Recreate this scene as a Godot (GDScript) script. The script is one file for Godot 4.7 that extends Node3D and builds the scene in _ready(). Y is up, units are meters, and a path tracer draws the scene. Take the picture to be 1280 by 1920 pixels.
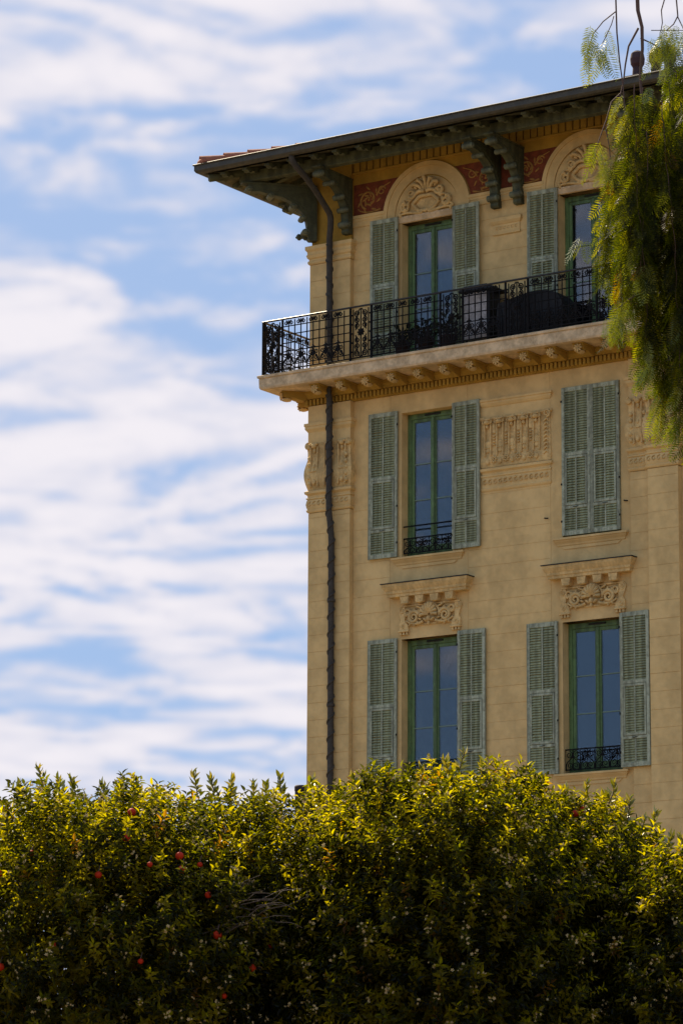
extends Node3D
# A cream villa with green shutters under wide eaves, seen from the street over orange trees, with pepper tree twigs hanging in.

# ---------------------------------------------------------------- mesh collector
class Shape:
	var v := PackedVector3Array()
	var n := PackedVector3Array()
	func tri(a: Vector3, b: Vector3, c: Vector3) -> void:
		var k := (b - a).cross(c - a).normalized()
		v.append(a); v.append(c); v.append(b)
		n.append(k); n.append(k); n.append(k)
	func quad(a: Vector3, b: Vector3, c: Vector3, d: Vector3) -> void:
		var k := (c - a).cross(d - b).normalized()
		v.append(a); v.append(c); v.append(b); v.append(a); v.append(d); v.append(c)
		for i in 6: n.append(k)
	func quad_out(a: Vector3, b: Vector3, c: Vector3, d: Vector3, mid: Vector3) -> void:
		if (c - a).cross(d - b).dot((a + b + c + d) * 0.25 - mid) < 0.0: quad(d, c, b, a)
		else: quad(a, b, c, d)
	func tri_out(a: Vector3, b: Vector3, c: Vector3, mid: Vector3) -> void:
		if (b - a).cross(c - a).dot((a + b + c) / 3.0 - mid) < 0.0: tri(c, b, a)
		else: tri(a, b, c)
	func smooth(a: Vector3, b: Vector3, c: Vector3, d: Vector3, na: Vector3, nb: Vector3, nc: Vector3, nd: Vector3) -> void:
		v.append(a); v.append(c); v.append(b); v.append(a); v.append(d); v.append(c)
		n.append(na); n.append(nc); n.append(nb); n.append(na); n.append(nd); n.append(nc)
	# box from two corners, edges cut by ch
	func box(lo: Vector3, hi: Vector3, ch := 0.0) -> void:
		var m := (lo + hi) * 0.5
		var h := (hi - lo) * 0.5
		if ch <= 0.0:
			for a in 3:
				for s in [-1.0, 1.0]:
					var p := []
					for q in [Vector2(-1, -1), Vector2(1, -1), Vector2(1, 1), Vector2(-1, 1)]:
						var w := Vector3.ZERO
						w[a] = s * h[a]; w[(a + 1) % 3] = q.x * h[(a + 1) % 3]; w[(a + 2) % 3] = q.y * h[(a + 2) % 3]
						p.append(m + w)
					quad_out(p[0], p[1], p[2], p[3], m)
			return
		var f := func(a: int, s: Vector3) -> Vector3:
			var w := Vector3.ZERO
			for i in 3: w[i] = s[i] * (h[i] if i == a else h[i] - ch)
			return m + w
		for a in 3:
			var b := (a + 1) % 3
			var c := (a + 2) % 3
			for s in [-1.0, 1.0]:
				var p := []
				for q in [Vector2(-1, -1), Vector2(1, -1), Vector2(1, 1), Vector2(-1, 1)]:
					var w := Vector3.ZERO
					w[a] = s; w[b] = q.x; w[c] = q.y
					p.append(f.call(a, w))
				quad_out(p[0], p[1], p[2], p[3], m)
				for t in [-1.0, 1.0]:
					var w0 := Vector3.ZERO
					w0[a] = s; w0[b] = t; w0[c] = -1.0
					var w1 := w0
					w1[c] = 1.0
					quad_out(f.call(a, w0), f.call(a, w1), f.call(b, w1), f.call(b, w0), m)
		for x in [-1.0, 1.0]:
			for y in [-1.0, 1.0]:
				for z in [-1.0, 1.0]:
					var s := Vector3(x, y, z)
					tri_out(f.call(0, s), f.call(1, s), f.call(2, s), m)
	# a moulding round three sides of a block that stands against the wall: profile of (offset, height), from below upwards
	func mould(x0: float, x1: float, zb: float, zf: float, prof: Array) -> void:
		for i in prof.size() - 1:
			var p: Vector2 = prof[i]
			var q: Vector2 = prof[i + 1]
			var o: float = p.x
			var r: float = q.x
			quad(Vector3(x0 - o, p.y, zf + o), Vector3(x1 + o, p.y, zf + o), Vector3(x1 + r, q.y, zf + r), Vector3(x0 - r, q.y, zf + r))
			quad(Vector3(x1 + o, p.y, zf + o), Vector3(x1 + o, p.y, zb), Vector3(x1 + r, q.y, zb), Vector3(x1 + r, q.y, zf + r))
			quad(Vector3(x0 - o, p.y, zb), Vector3(x0 - o, p.y, zf + o), Vector3(x0 - r, q.y, zf + r), Vector3(x0 - r, q.y, zb))
		var a: Vector2 = prof[0]
		var e: Vector2 = prof[prof.size() - 1]
		quad(Vector3(x0 - a.x, a.y, zb), Vector3(x1 + a.x, a.y, zb), Vector3(x1 + a.x, a.y, zf + a.x), Vector3(x0 - a.x, a.y, zf + a.x))
		quad(Vector3(x0 - e.x, e.y, zf + e.x), Vector3(x1 + e.x, e.y, zf + e.x), Vector3(x1 + e.x, e.y, zb), Vector3(x0 - e.x, e.y, zb))
	# polygon drawn in the plane of u and w, pushed out along u x w from h0 to h1
	func prism(poly: PackedVector2Array, u: Vector3, w: Vector3, at: Vector3, h0: float, h1: float) -> void:
		var p := poly
		if Geometry2D.is_polygon_clockwise(p):
			p = p.duplicate(); p.reverse()
		var e := u.cross(w)
		var f := func(q: Vector2, h: float) -> Vector3: return at + u * q.x + w * q.y + e * h
		var t := Geometry2D.triangulate_polygon(p)
		for i in range(0, t.size(), 3):
			var a := p[t[i]]
			var b := p[t[i + 1]]
			var c := p[t[i + 2]]
			if (b - a).cross(c - a) < 0.0:
				var s := b
				b = c; c = s
			tri(f.call(a, h1), f.call(b, h1), f.call(c, h1))
			tri(f.call(a, h0), f.call(c, h0), f.call(b, h0))
		for i in p.size():
			var a := p[i]
			var b := p[(i + 1) % p.size()]
			quad(f.call(a, h0), f.call(b, h0), f.call(b, h1), f.call(a, h1))
	func tube(pts: PackedVector3Array, r0: float, r1: float, seg := 6, closed := false) -> void:
		var m := pts.size()
		if m < 2: return
		var side := Vector3.ZERO
		var ring0 := []
		var nor0 := []
		for i in m:
			var d := (pts[mini(i + 1, m - 1)] - pts[maxi(i - 1, 0)]).normalized()
			if side == Vector3.ZERO:
				side = d.cross(Vector3(0.31, 0.2, 0.93)).normalized()
			side = (side - d * side.dot(d)).normalized()
			var other := d.cross(side)
			var r := lerpf(r0, r1, float(i) / (m - 1))
			var ring := []
			var nor := []
			for k in seg:
				var a := TAU * k / seg
				var o := side * cos(a) + other * sin(a)
				nor.append(o); ring.append(pts[i] + o * r)
			if i > 0:
				for k in seg:
					var j := (k + 1) % seg
					smooth(ring0[k], ring0[j], ring[j], ring[k], nor0[k], nor0[j], nor[j], nor[k])
			if i == 0 or i == m - 1:
				for k in seg:
					var j := (k + 1) % seg
					tri_out(pts[i], ring[k], ring[j], pts[i] + d * (0.1 if i == 0 else -0.1))
			ring0 = ring; nor0 = nor
	func ball(at: Vector3, b: Basis, nu := 8, nv := 5) -> void:
		var inv := b.inverse().transposed()
		var f := func(i: int, j: int) -> Vector3:
			var t := PI * j / nv
			var a := TAU * i / nu
			return Vector3(sin(t) * cos(a), cos(t), sin(t) * sin(a))
		for j in nv:
			for i in nu:
				var p: Vector3 = f.call(i, j)
				var q: Vector3 = f.call(i + 1, j)
				var r: Vector3 = f.call(i + 1, j + 1)
				var s: Vector3 = f.call(i, j + 1)
				smooth(at + b * p, at + b * q, at + b * r, at + b * s, (inv * p).normalized(), (inv * q).normalized(), (inv * r).normalized(), (inv * s).normalized())
	func ball3(at: Vector3, rx: float, ry: float, rz: float, turn := 0.0, nu := 8, nv := 5) -> void:
		ball(at, Basis(Vector3(0, 0, 1), turn) * Basis.from_scale(Vector3(rx, ry, rz)), nu, nv)
	# profile of (radius, height) turned about the vertical
	func lathe(at: Vector3, prof: Array, seg := 12) -> void:
		for i in prof.size() - 1:
			var p: Vector2 = prof[i]
			var q: Vector2 = prof[i + 1]
			var t := Vector2(q.y - p.y, p.x - q.x).normalized()
			for k in seg:
				var a := TAU * k / seg
				var b := TAU * (k + 1) / seg
				var ca := Vector3(cos(a), 0, sin(a))
				var cb := Vector3(cos(b), 0, sin(b))
				var na := ca * t.x + Vector3(0, t.y, 0)
				var nb := cb * t.x + Vector3(0, t.y, 0)
				smooth(at + cb * p.x + Vector3(0, p.y, 0), at + ca * p.x + Vector3(0, p.y, 0), at + ca * q.x + Vector3(0, q.y, 0), at + cb * q.x + Vector3(0, q.y, 0), nb, na, na, nb)
	# a wall sheet between two depths with rectangular holes
	func sheet(x0: float, x1: float, y0: float, y1: float, zb: float, zf: float, holes: Array) -> void:
		var xs := [x0, x1]
		var ys := [y0, y1]
		for h: Rect2 in holes:
			for x in [h.position.x, h.end.x]:
				if x > x0 and x < x1: xs.append(x)
			for y in [h.position.y, h.end.y]:
				if y > y0 and y < y1: ys.append(y)
		xs.sort(); ys.sort()
		var full := func(i: int, j: int) -> bool:
			if i < 0 or j < 0 or i >= xs.size() - 1 or j >= ys.size() - 1: return false
			var c := Vector2((xs[i] + xs[i + 1]) * 0.5, (ys[j] + ys[j + 1]) * 0.5)
			for h: Rect2 in holes:
				if h.has_point(c): return false
			return true
		for i in xs.size() - 1:
			for j in ys.size() - 1:
				var a: float = xs[i]
				var b: float = xs[i + 1]
				var c: float = ys[j]
				var d: float = ys[j + 1]
				if b - a < 1e-5 or d - c < 1e-5 or not full.call(i, j): continue
				quad(Vector3(a, c, zf), Vector3(b, c, zf), Vector3(b, d, zf), Vector3(a, d, zf))
				quad(Vector3(b, c, zb), Vector3(a, c, zb), Vector3(a, d, zb), Vector3(b, d, zb))
				if not full.call(i - 1, j): quad(Vector3(a, c, zb), Vector3(a, c, zf), Vector3(a, d, zf), Vector3(a, d, zb))
				if not full.call(i + 1, j): quad(Vector3(b, c, zf), Vector3(b, c, zb), Vector3(b, d, zb), Vector3(b, d, zf))
				if not full.call(i, j - 1): quad(Vector3(a, c, zb), Vector3(b, c, zb), Vector3(b, c, zf), Vector3(a, c, zf))
				if not full.call(i, j + 1): quad(Vector3(a, d, zf), Vector3(b, d, zf), Vector3(b, d, zb), Vector3(a, d, zb))
	func mesh() -> ArrayMesh:
		var m := ArrayMesh.new()
		var a := []
		a.resize(Mesh.ARRAY_MAX)
		a[Mesh.ARRAY_VERTEX] = v
		a[Mesh.ARRAY_NORMAL] = n
		m.add_surface_from_arrays(Mesh.PRIMITIVE_TRIANGLES, a)
		return m

var M := {}
var rng := RandomNumberGenerator.new()
var used := {}

# ---------------------------------------------------------------- helpers
func V(x: float, y: float, z: float) -> Vector3: return Vector3(x, y, z)

func put(s: Shape, called: String, mat: Material, parent: Node3D) -> MeshInstance3D:
	return put_mesh(s.mesh(), called, mat, parent)

func put_mesh(m: Mesh, called: String, mat: Material, parent: Node3D) -> MeshInstance3D:
	var o := MeshInstance3D.new()
	o.name = called
	o.mesh = m
	o.material_override = mat
	parent.add_child(o, true)
	return o

func stuff(o: Node3D) -> Node3D:
	o.set_meta("kind", "stuff")
	return o

func part(called: String, parent: Node3D, at := Vector3.ZERO) -> Node3D:
	var o := Node3D.new()
	o.name = called
	parent.add_child(o, true)
	o.position = at
	return o

func thing(called: String, label: String, category: String, at := Vector3.ZERO, group := "") -> Node3D:
	var o := Node3D.new()
	var k: int = used.get(called, 0)
	used[called] = k + 1
	o.name = called if k == 0 else "%s_%03d" % [called, k]
	add_child(o)
	o.position = at
	o.set_meta("label", label)
	o.set_meta("category", category)
	if group != "": o.set_meta("group", group)
	return o

func spiral(c: Vector2, r0: float, r1: float, a0: float, turns: float, steps := 14) -> PackedVector2Array:
	var p := PackedVector2Array()
	for i in steps + 1:
		var t := float(i) / steps
		p.append(c + Vector2.from_angle(a0 + turns * TAU * t) * lerpf(r0, r1, t))
	return p

func on_wall(p: PackedVector2Array, z: float) -> PackedVector3Array:
	var o := PackedVector3Array()
	for q in p: o.append(Vector3(q.x, q.y, z))
	return o

func bez(a: Vector2, b: Vector2, c: Vector2, d: Vector2, steps := 10) -> PackedVector2Array:
	var p := PackedVector2Array()
	for i in steps + 1: p.append(a.bezier_interpolate(b, c, d, float(i) / steps))
	return p

func lin(r: float, g: float, b: float) -> Color:
	return Color(r, g, b).linear_to_srgb()

func noise(seed_: int, freq: float, oct := 4) -> FastNoiseLite:
	var f := FastNoiseLite.new()
	f.seed = seed_
	f.noise_type = FastNoiseLite.TYPE_SIMPLEX_SMOOTH
	f.frequency = freq
	f.fractal_octaves = oct
	return f

# grain and stains as a tile: tone from lo to hi, with rare darker spots
func grain(seed_: int, size: int, f1: float, f2: float, lo: float, hi: float, streak := 0.0, spots := 0.0) -> ImageTexture:
	var a := noise(seed_, f1, 5).get_seamless_image(size, size)
	var b := noise(seed_ + 7, f2, 3).get_seamless_image(size, size)
	var c := noise(seed_ + 13, f1 * 2.0, 3)
	var img := Image.create(size, size, true, Image.FORMAT_RGB8)
	for y in size:
		for x in size:
			var t := a.get_pixel(x, y).r * 0.6 + b.get_pixel(x, y).r * 0.4
			if streak > 0.0:
				var w := a.get_pixel(x, (y / 12) % size).r
				t = lerpf(t, w, streak)
			var s := lerpf(lo, hi, smoothstep(0.25, 0.75, t))
			var warm := 1.0
			if spots > 0.0:
				var q := smoothstep(0.62, 0.75, b.get_pixel((x * 2 + 31) % size, (y * 2) % size).r * 0.5 + a.get_pixel((x + 90) % size, (y + 40) % size).r * 0.5)
				s *= 1.0 - spots * q
				warm = 1.0 - 0.12 * spots * q
			img.set_pixel(x, y, Color(s, s * lerpf(0.985, 1.0, t) * warm, s * lerpf(0.95, 1.0, t) * warm * warm))
	img.generate_mipmaps()
	return ImageTexture.create_from_image(img)

func relief(seed_: int, size: int, freq: float, strength: float) -> ImageTexture:
	var img := noise(seed_, freq, 4).get_seamless_image(size, size)
	img.convert(Image.FORMAT_RGBA8)
	img.bump_map_to_normal_map(strength)
	return ImageTexture.create_from_image(img)

func mat(color: Color, rough: float, tex: Texture2D = null, scale := 1.0, bump: Texture2D = null, bump_scale := 1.0, metal := 0.0) -> StandardMaterial3D:
	var m := StandardMaterial3D.new()
	m.albedo_color = color
	m.roughness = rough
	m.metallic = metal
	if tex or bump:
		m.uv1_triplanar = true
		m.uv1_world_triplanar = true
		m.uv1_scale = Vector3.ONE * scale
	if tex: m.albedo_texture = tex
	if bump:
		m.normal_enabled = true
		m.normal_texture = bump
		m.normal_scale = bump_scale
	return m

# ---------------------------------------------------------------- sky, light, camera
const SKY_SEED := 18
var sky_noise := []
func cloud_amount(d: Vector3) -> float:
	# a thin rippled layer of cloud at one height, drawn out along the wind
	var k := 1.0 / (d.y + 0.10)
	var px := (d.x * 0.83 - d.z * 0.56) * k + 3.0
	var pz := (d.x * 0.56 + d.z * 0.83) * k
	var wx: float = sky_noise[1].get_noise_2d(px, pz)
	var wz: float = sky_noise[1].get_noise_2d(px + 40.0, pz - 20.0)
	var a: float = sky_noise[0].get_noise_2d(px * 0.85 + wx * 0.12, pz + wz * 0.12)
	var b: float = sky_noise[2].get_noise_2d(px * 0.8 + pz * 0.10 + wz * 0.16, pz + wx * 0.12)
	var c: float = sky_noise[3].get_noise_2d(px * 0.72 + pz * 0.08 + wx * 0.16, pz + wz * 0.12)
	var far: float = sky_noise[4].get_noise_2d(px, pz)
	return a * 0.42 + b * 0.66 + c * 0.72 + far * 0.9

func cloud_sky() -> ImageTexture:
	var w := 4096
	var h := 2048
	sky_noise = [noise(31, 0.95, 3), noise(57, 1.6, 3), noise(83, 3.6, 4), noise(97, 10.0, 5), noise(SKY_SEED, 0.09, 1)]
	var sun := sun_towards()
	var img := Image.create(w, h, false, Image.FORMAT_RGBF)
	img.fill(Color(0.20, 0.19, 0.18))
	var step := 1
	for y in range(0, h / 2):
		var el := PI * (0.5 - (y + 0.5) / h)
		step = 1 if el < 0.6 else (2 if el < 1.1 else 4)
		if step > 1 and y % step != 0:
			continue
		var sy := sin(el)
		var cy := cos(el)
		for x in range(0, w, step):
			var th := (x + 0.5 * step) / w * TAU
			var d := Vector3(sin(th) * cy, sy, -cos(th) * cy)
			var q := cloud_amount(d) - 0.36 + 0.46 * smoothstep(0.12, 0.27, el)
			var cov := smoothstep(-0.36, 0.34, q)
			var glow := pow(maxf(d.dot(sun), 0.0), 3.0)
			var blue := Color(0.065, 0.17, 0.42).lerp(Color(0.22, 0.36, 0.57), exp(-el * 1.8))
			blue = blue.lerp(Color(0.46, 0.50, 0.62), 0.6 * glow)
			var white := Color(0.475, 0.475, 0.545).lerp(Color(0.63, 0.595, 0.615), clampf(smoothstep(0.0, 0.75, q) * 0.8 + 0.5 * glow, 0.0, 1.0))
			var out := blue.lerp(white, cov * 0.92)
			if step == 1: img.set_pixel(x, y, out)
			else: img.fill_rect(Rect2i(x, y, step, step), out)
	return ImageTexture.create_from_image(img)

func sun_towards() -> Vector3:
	return Vector3(-0.68, 0.80, -0.36).normalized()

func light_and_camera() -> void:
	var cam := Camera3D.new()
	cam.name = "camera"
	cam.fov = 16.682
	cam.near = 0.1
	cam.far = 2000.0
	add_child(cam)
	cam.position = Vector3(33.477, 1.6, 48.587)
	cam.rotation_order = EULER_ORDER_YXZ
	cam.rotation_degrees = Vector3(11.646, 34.068, 0.284)
	cam.current = true
	var env := Environment.new()
	env.background_mode = Environment.BG_SKY
	var sky := Sky.new()
	var pm := PanoramaSkyMaterial.new()
	pm.panorama = cloud_sky()
	sky.sky_material = pm
	env.sky = sky
	env.tonemap_mode = Environment.TONE_MAPPER_LINEAR
	env.tonemap_exposure = 1.5
	env.sdfgi_enabled = true
	env.ssao_enabled = true
	env.ssil_enabled = true
	var we := WorldEnvironment.new()
	we.name = "environment"
	we.environment = env
	add_child(we)
	var sun := DirectionalLight3D.new()
	sun.name = "sun"
	sun.light_energy = 1.6
	sun.light_color = Color(1.0, 0.93, 0.80)
	sun.light_angular_distance = 0.53
	sun.shadow_enabled = true
	add_child(sun)
	sun.look_at_from_position(sun_towards() * 50.0, Vector3.ZERO, Vector3.UP)

func materials() -> void:
	var g_wall := grain(3, 512, 0.006, 0.03, 0.87, 1.0, 0.45, 0.0)
	var g_dirt := grain(11, 512, 0.012, 0.05, 0.80, 1.0, 0.2, 0.10)
	var g_wood := grain(19, 256, 0.02, 0.06, 0.7, 1.0, 0.55, 0.2)
	var n_fine := relief(5, 256, 0.05, 2.0)
	M.stucco = mat(lin(0.80, 0.55, 0.22), 0.9, g_wall, 0.31, n_fine, 0.35)
	M.stone = mat(lin(0.81, 0.555, 0.22), 0.9, g_dirt, 0.55, n_fine, 0.4)
	M.slab = mat(lin(0.78, 0.58, 0.33), 0.85, g_dirt, 0.4, n_fine, 0.3)
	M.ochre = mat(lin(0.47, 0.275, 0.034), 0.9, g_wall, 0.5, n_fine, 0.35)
	M.red = mat(lin(0.235, 0.05, 0.014), 0.9, g_dirt, 0.8)
	M.gold = mat(lin(0.44, 0.22, 0.045), 0.9, g_dirt, 1.5)
	M.shutter = mat(lin(0.45, 0.48, 0.32), 0.75, g_wood, 1.6)
	M.slat = mat(lin(0.38, 0.40, 0.21), 0.8, g_wood, 2.1)
	M.green = mat(lin(0.135, 0.235, 0.075), 0.55, g_wood, 1.3)
	M.bar = mat(lin(0.20, 0.27, 0.17), 0.6)
	M.iron = mat(lin(0.010, 0.009, 0.0085), 0.7, g_dirt, 3.0)
	M.iron.metallic_specular = 0.25
	M.handrail = mat(lin(0.02, 0.018, 0.016), 0.42, g_dirt, 3.0)
	M.knob = mat(lin(0.17, 0.18, 0.10), 0.75, g_wood, 1.1)  # lighter copy of the timber colour: light the knobs catch is painted in
	M.timber = mat(lin(0.10, 0.105, 0.045), 0.8, g_wood, 1.1)
	M.board = mat(lin(0.13, 0.115, 0.05), 0.85, g_wood, 0.9)
	M.gutter = mat(lin(0.075, 0.064, 0.036), 0.55, g_dirt, 1.0, null, 1.0, 0.1)
	M.pipe = mat(lin(0.078, 0.068, 0.054), 0.7, g_dirt, 1.6)
	M.pipe.metallic_specular = 0.3
	M.tile = mat(lin(0.42, 0.14, 0.065), 0.85, g_dirt, 1.4, n_fine, 0.5)
	M.brick = mat(lin(0.065, 0.04, 0.04), 0.9, g_dirt, 1.4)
	M.glass = StandardMaterial3D.new()
	M.glass.transparency = BaseMaterial3D.TRANSPARENCY_ALPHA
	M.glass.albedo_color = Color(0.10, 0.14, 0.20, 0.05)
	M.glass.roughness = 0.0
	M.glass.metallic_specular = 0.5
	M.room = mat(lin(0.07, 0.06, 0.05), 0.95)
	M.ground = mat(lin(0.26, 0.20, 0.13), 0.95, grain(29, 512, 0.01, 0.06, 0.7, 1.0), 0.15)
	M.bark = mat(lin(0.07, 0.05, 0.035), 0.9, g_dirt, 3.0)
	M.twig = mat(lin(0.11, 0.06, 0.04), 0.8)
	M.white = mat(lin(0.62, 0.58, 0.55), 0.6, g_dirt, 1.0)
	M.dark = mat(lin(0.012, 0.011, 0.010), 0.7, g_dirt, 1.0)
	M.clay = mat(lin(0.035, 0.016, 0.011), 0.85)
	M.orange = mat(lin(0.50, 0.028, 0.004), 0.6, null, 1.0, relief(41, 128, 0.12, 1.5), 0.3)
	M.orange.metallic_specular = 0.3
	M.orange.uv1_scale = Vector3.ONE * 14.0
	M.pale_twig = mat(lin(0.13, 0.09, 0.055), 0.8)
	M.post = mat(lin(0.05, 0.025, 0.02), 0.8, g_dirt, 2.0)
	var leaf := StandardMaterial3D.new()
	leaf.vertex_color_use_as_albedo = true
	leaf.albedo_color = Color.WHITE
	leaf.roughness = 0.33
	leaf.metallic_specular = 0.9
	leaf.backlight_enabled = true
	leaf.backlight = Color(1.3, 1.27, 0.3)
	M.leaf = leaf
	var pl := leaf.duplicate()
	pl.roughness = 0.34
	M.pepper = pl
	var petal := StandardMaterial3D.new()
	petal.albedo_color = lin(0.66, 0.48, 0.20)
	petal.roughness = 0.7
	petal.backlight_enabled = true
	petal.backlight = Color(0.5, 0.45, 0.3)
	M.petal = petal

# ---------------------------------------------------------------- the building
# window openings: x0, x1, y0, y1
const OPEN := [[1.85, 2.96, 8.87, 11.36], [4.98, 6.08, 8.87, 11.36], [1.85, 2.87, 12.77, 15.27], [5.0, 6.1, 12.77, 15.29], [1.85, 2.89, 16.13, 18.62], [4.98, 6.08, 16.13, 18.62]]

func holes() -> Array:
	var h := []
	for o in OPEN: h.append(Rect2(o[0], o[2], o[1] - o[0], o[3] - o[2]))
	return h

func joints(y_from: float, y_to: float, ref: float) -> Array:
	var ys := []
	var y := ref - 0.2925 * floorf((ref - y_from) / 0.2925)
	while y < y_to - 0.02:
		ys.append(y)
		y += 0.2925
	return ys

# rows of dressed stone in front of the wall, each stone on its own, thin joints sunk between them
func courses(x0: float, x1: float, y0: float, y1: float, zb: float, zf: float, wall: Node3D, ref := 13.33, called := "stone_course") -> void:
	var edges := [y0]
	for y in joints(y0 + 0.05, y1 - 0.05, ref): edges.append(y)
	edges.append(y1)
	for i in edges.size() - 1:
		var s := Shape.new()
		s.box(V(x0, edges[i] + 0.002, zb), V(x1, edges[i + 1] - 0.002, zf + rng.randf_range(-0.0015, 0.0015)), 0.003)
		put(s, called, M.stucco, wall)

func build_walls(b: Node3D) -> void:
	var wall := part("wall", b)
	var s := Shape.new()
	s.sheet(0.02, 11.0, 0.0, 20.05, -0.40, -0.005, holes())
	put(s, "facade_core", M.stucco, wall)
	s = Shape.new()
	s.box(V(0.0, 0, -9.0), V(0.4, 20.05, -0.401))
	s.box(V(0.0, 0, -0.401), V(0.0199, 20.05, -0.013))
	put(s, "side_wall", M.stucco, wall)
	s = Shape.new()
	s.box(V(10.6, 0, -9.0), V(11.0, 20.05, -0.401))
	put(s, "side_wall", M.stucco, wall)
	s = Shape.new()
	s.box(V(0.4, 0, -9.0), V(10.6, 20.05, -8.6))
	put(s, "back_wall", M.stucco, wall)
	# flat stone round the windows, with a sunk line at its edge
	for r in [[1.635, 3.165], [4.785, 6.285]]:
		s = Shape.new()
		s.sheet(r[0], r[1], 7.4, 15.60, -0.005, 0.0, holes())
		put(s, "window_surround", M.stucco, wall)
	for r in [[1.64, 3.02], [4.79, 6.28]]:
		s = Shape.new()
		s.sheet(r[0], r[1], 16.0, 18.70, -0.005, 0.0, holes())
		put(s, "window_surround", M.stucco, wall)
	for seg in [[0.865, 1.62], [3.18, 4.77]]:
		courses(seg[0], seg[1], 7.45, 13.66, -0.005, 0.0, wall)
		s = Shape.new()
		s.box(V(seg[0], 13.67, -0.012), V(seg[1], 15.60, 0.0), 0.004)
		put(s, "wall_field", M.stucco, wall)
	for seg in [[0.845, 1.625], [3.035, 4.775], [6.295, 6.65]]:
		courses(seg[0], seg[1], 16.0, 18.70, -0.005, 0.0, wall, 18.42)
	# frieze field behind the arches
	s = Shape.new()
	s.box(V(0.02, 18.705, -0.012), V(11.0, 20.04, 0.0))
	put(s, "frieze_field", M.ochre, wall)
	s = Shape.new()
	s.box(V(7.25, 0.5, -0.012), V(10.99, 15.60, -0.002))
	put(s, "wall_field", M.stucco, wall)
	s = Shape.new()
	s.box(V(7.25, 16.0, -0.012), V(10.99, 18.7, -0.002))
	put(s, "wall_field", M.stucco, wall)
	# floors inside
	for y in [8.4, 12.3, 15.75, 19.9]:
		s = Shape.new()
		s.box(V(0.41, y, -8.59), V(10.59, y + 0.25, -0.41))
		put(s, "floor_slab", M.room, wall)
	for x in [3.7, 7.6]:
		s = Shape.new()
		s.box(V(x, 0.2, -8.59), V(x + 0.12, 19.85, -0.41))
		put(s, "inner_wall", M.room, wall)
	s = Shape.new()
	s.box(V(0.42, 0.2, -4.2), V(10.58, 19.85, -4.1))
	put(s, "inner_wall", M.room, wall)
	# pilasters: shafts of stone rows
	var pil := part("pilaster", b)
	for c in [[pil, 0.001, 0.859, 7.3, 13.70, 0.094], [pil, 0.001, 0.844, 16.11, 18.135, 0.094]]:
		s = Shape.new()
		s.box(V(c[1], c[3], -0.004), V(c[2], c[4], c[5]))
		put(s, "shaft_core", M.stucco, c[0])
	courses(0.0, 0.86, 7.45, 13.71, 0.0945, 0.10, pil)
	courses(0.0, 0.845, 16.12, 18.14, 0.0945, 0.10, pil, 18.42)
	var pil2 := part("pilaster", b)
	for c in [[pil2, 6.301, 6.654, 7.3, 13.70, 0.044], [pil2, 6.661, 7.219, 7.3, 13.70, 0.114], [pil2, 6.661, 7.219, 16.11, 18.135, 0.094]]:
		s = Shape.new()
		s.box(V(c[1], c[3], -0.004), V(c[2], c[4], c[5]))
		put(s, "shaft_core", M.stucco, c[0])
	courses(6.30, 6.655, 7.45, 13.71, 0.0445, 0.05, pil2, 13.28)
	courses(6.66, 7.22, 7.45, 13.71, 0.1145, 0.12, pil2, 13.28)
	courses(6.66, 7.22, 16.12, 18.14, 0.0945, 0.10, pil2, 18.42)
	for c in [[pil, 0.0, 0.845, 0.10], [pil2, 6.66, 7.22, 0.10]]:
		s = Shape.new()
		s.mould(c[1], c[2], -0.01, c[3], [Vector2(0.012, 18.142), Vector2(0.03, 18.165), Vector2(0.03, 18.20), Vector2(0.012, 18.215), Vector2(0.012, 18.24), Vector2(0.035, 18.26), Vector2(0.05, 18.31), Vector2(0.035, 18.325), Vector2(0.035, 18.37), Vector2(0.065, 18.41), Vector2(0.065, 18.47), Vector2(0.02, 18.475)])
		put(s, "pilaster_cap", M.stucco, c[0])
		# the shaft behind the brackets goes on to the eaves
		s = Shape.new()
		s.box(V(c[1] + 0.01, 18.476, -0.01), V(c[2] - 0.01, 20.0, 0.06), 0.004)
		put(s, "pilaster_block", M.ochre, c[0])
	for c in [[pil, 0.0, 0.86, 0.10], [pil2, 6.66, 7.22, 0.12], [pil2, 6.30, 6.655, 0.05]]:
		capital(c[0], c[1], c[2], c[3])

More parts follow.
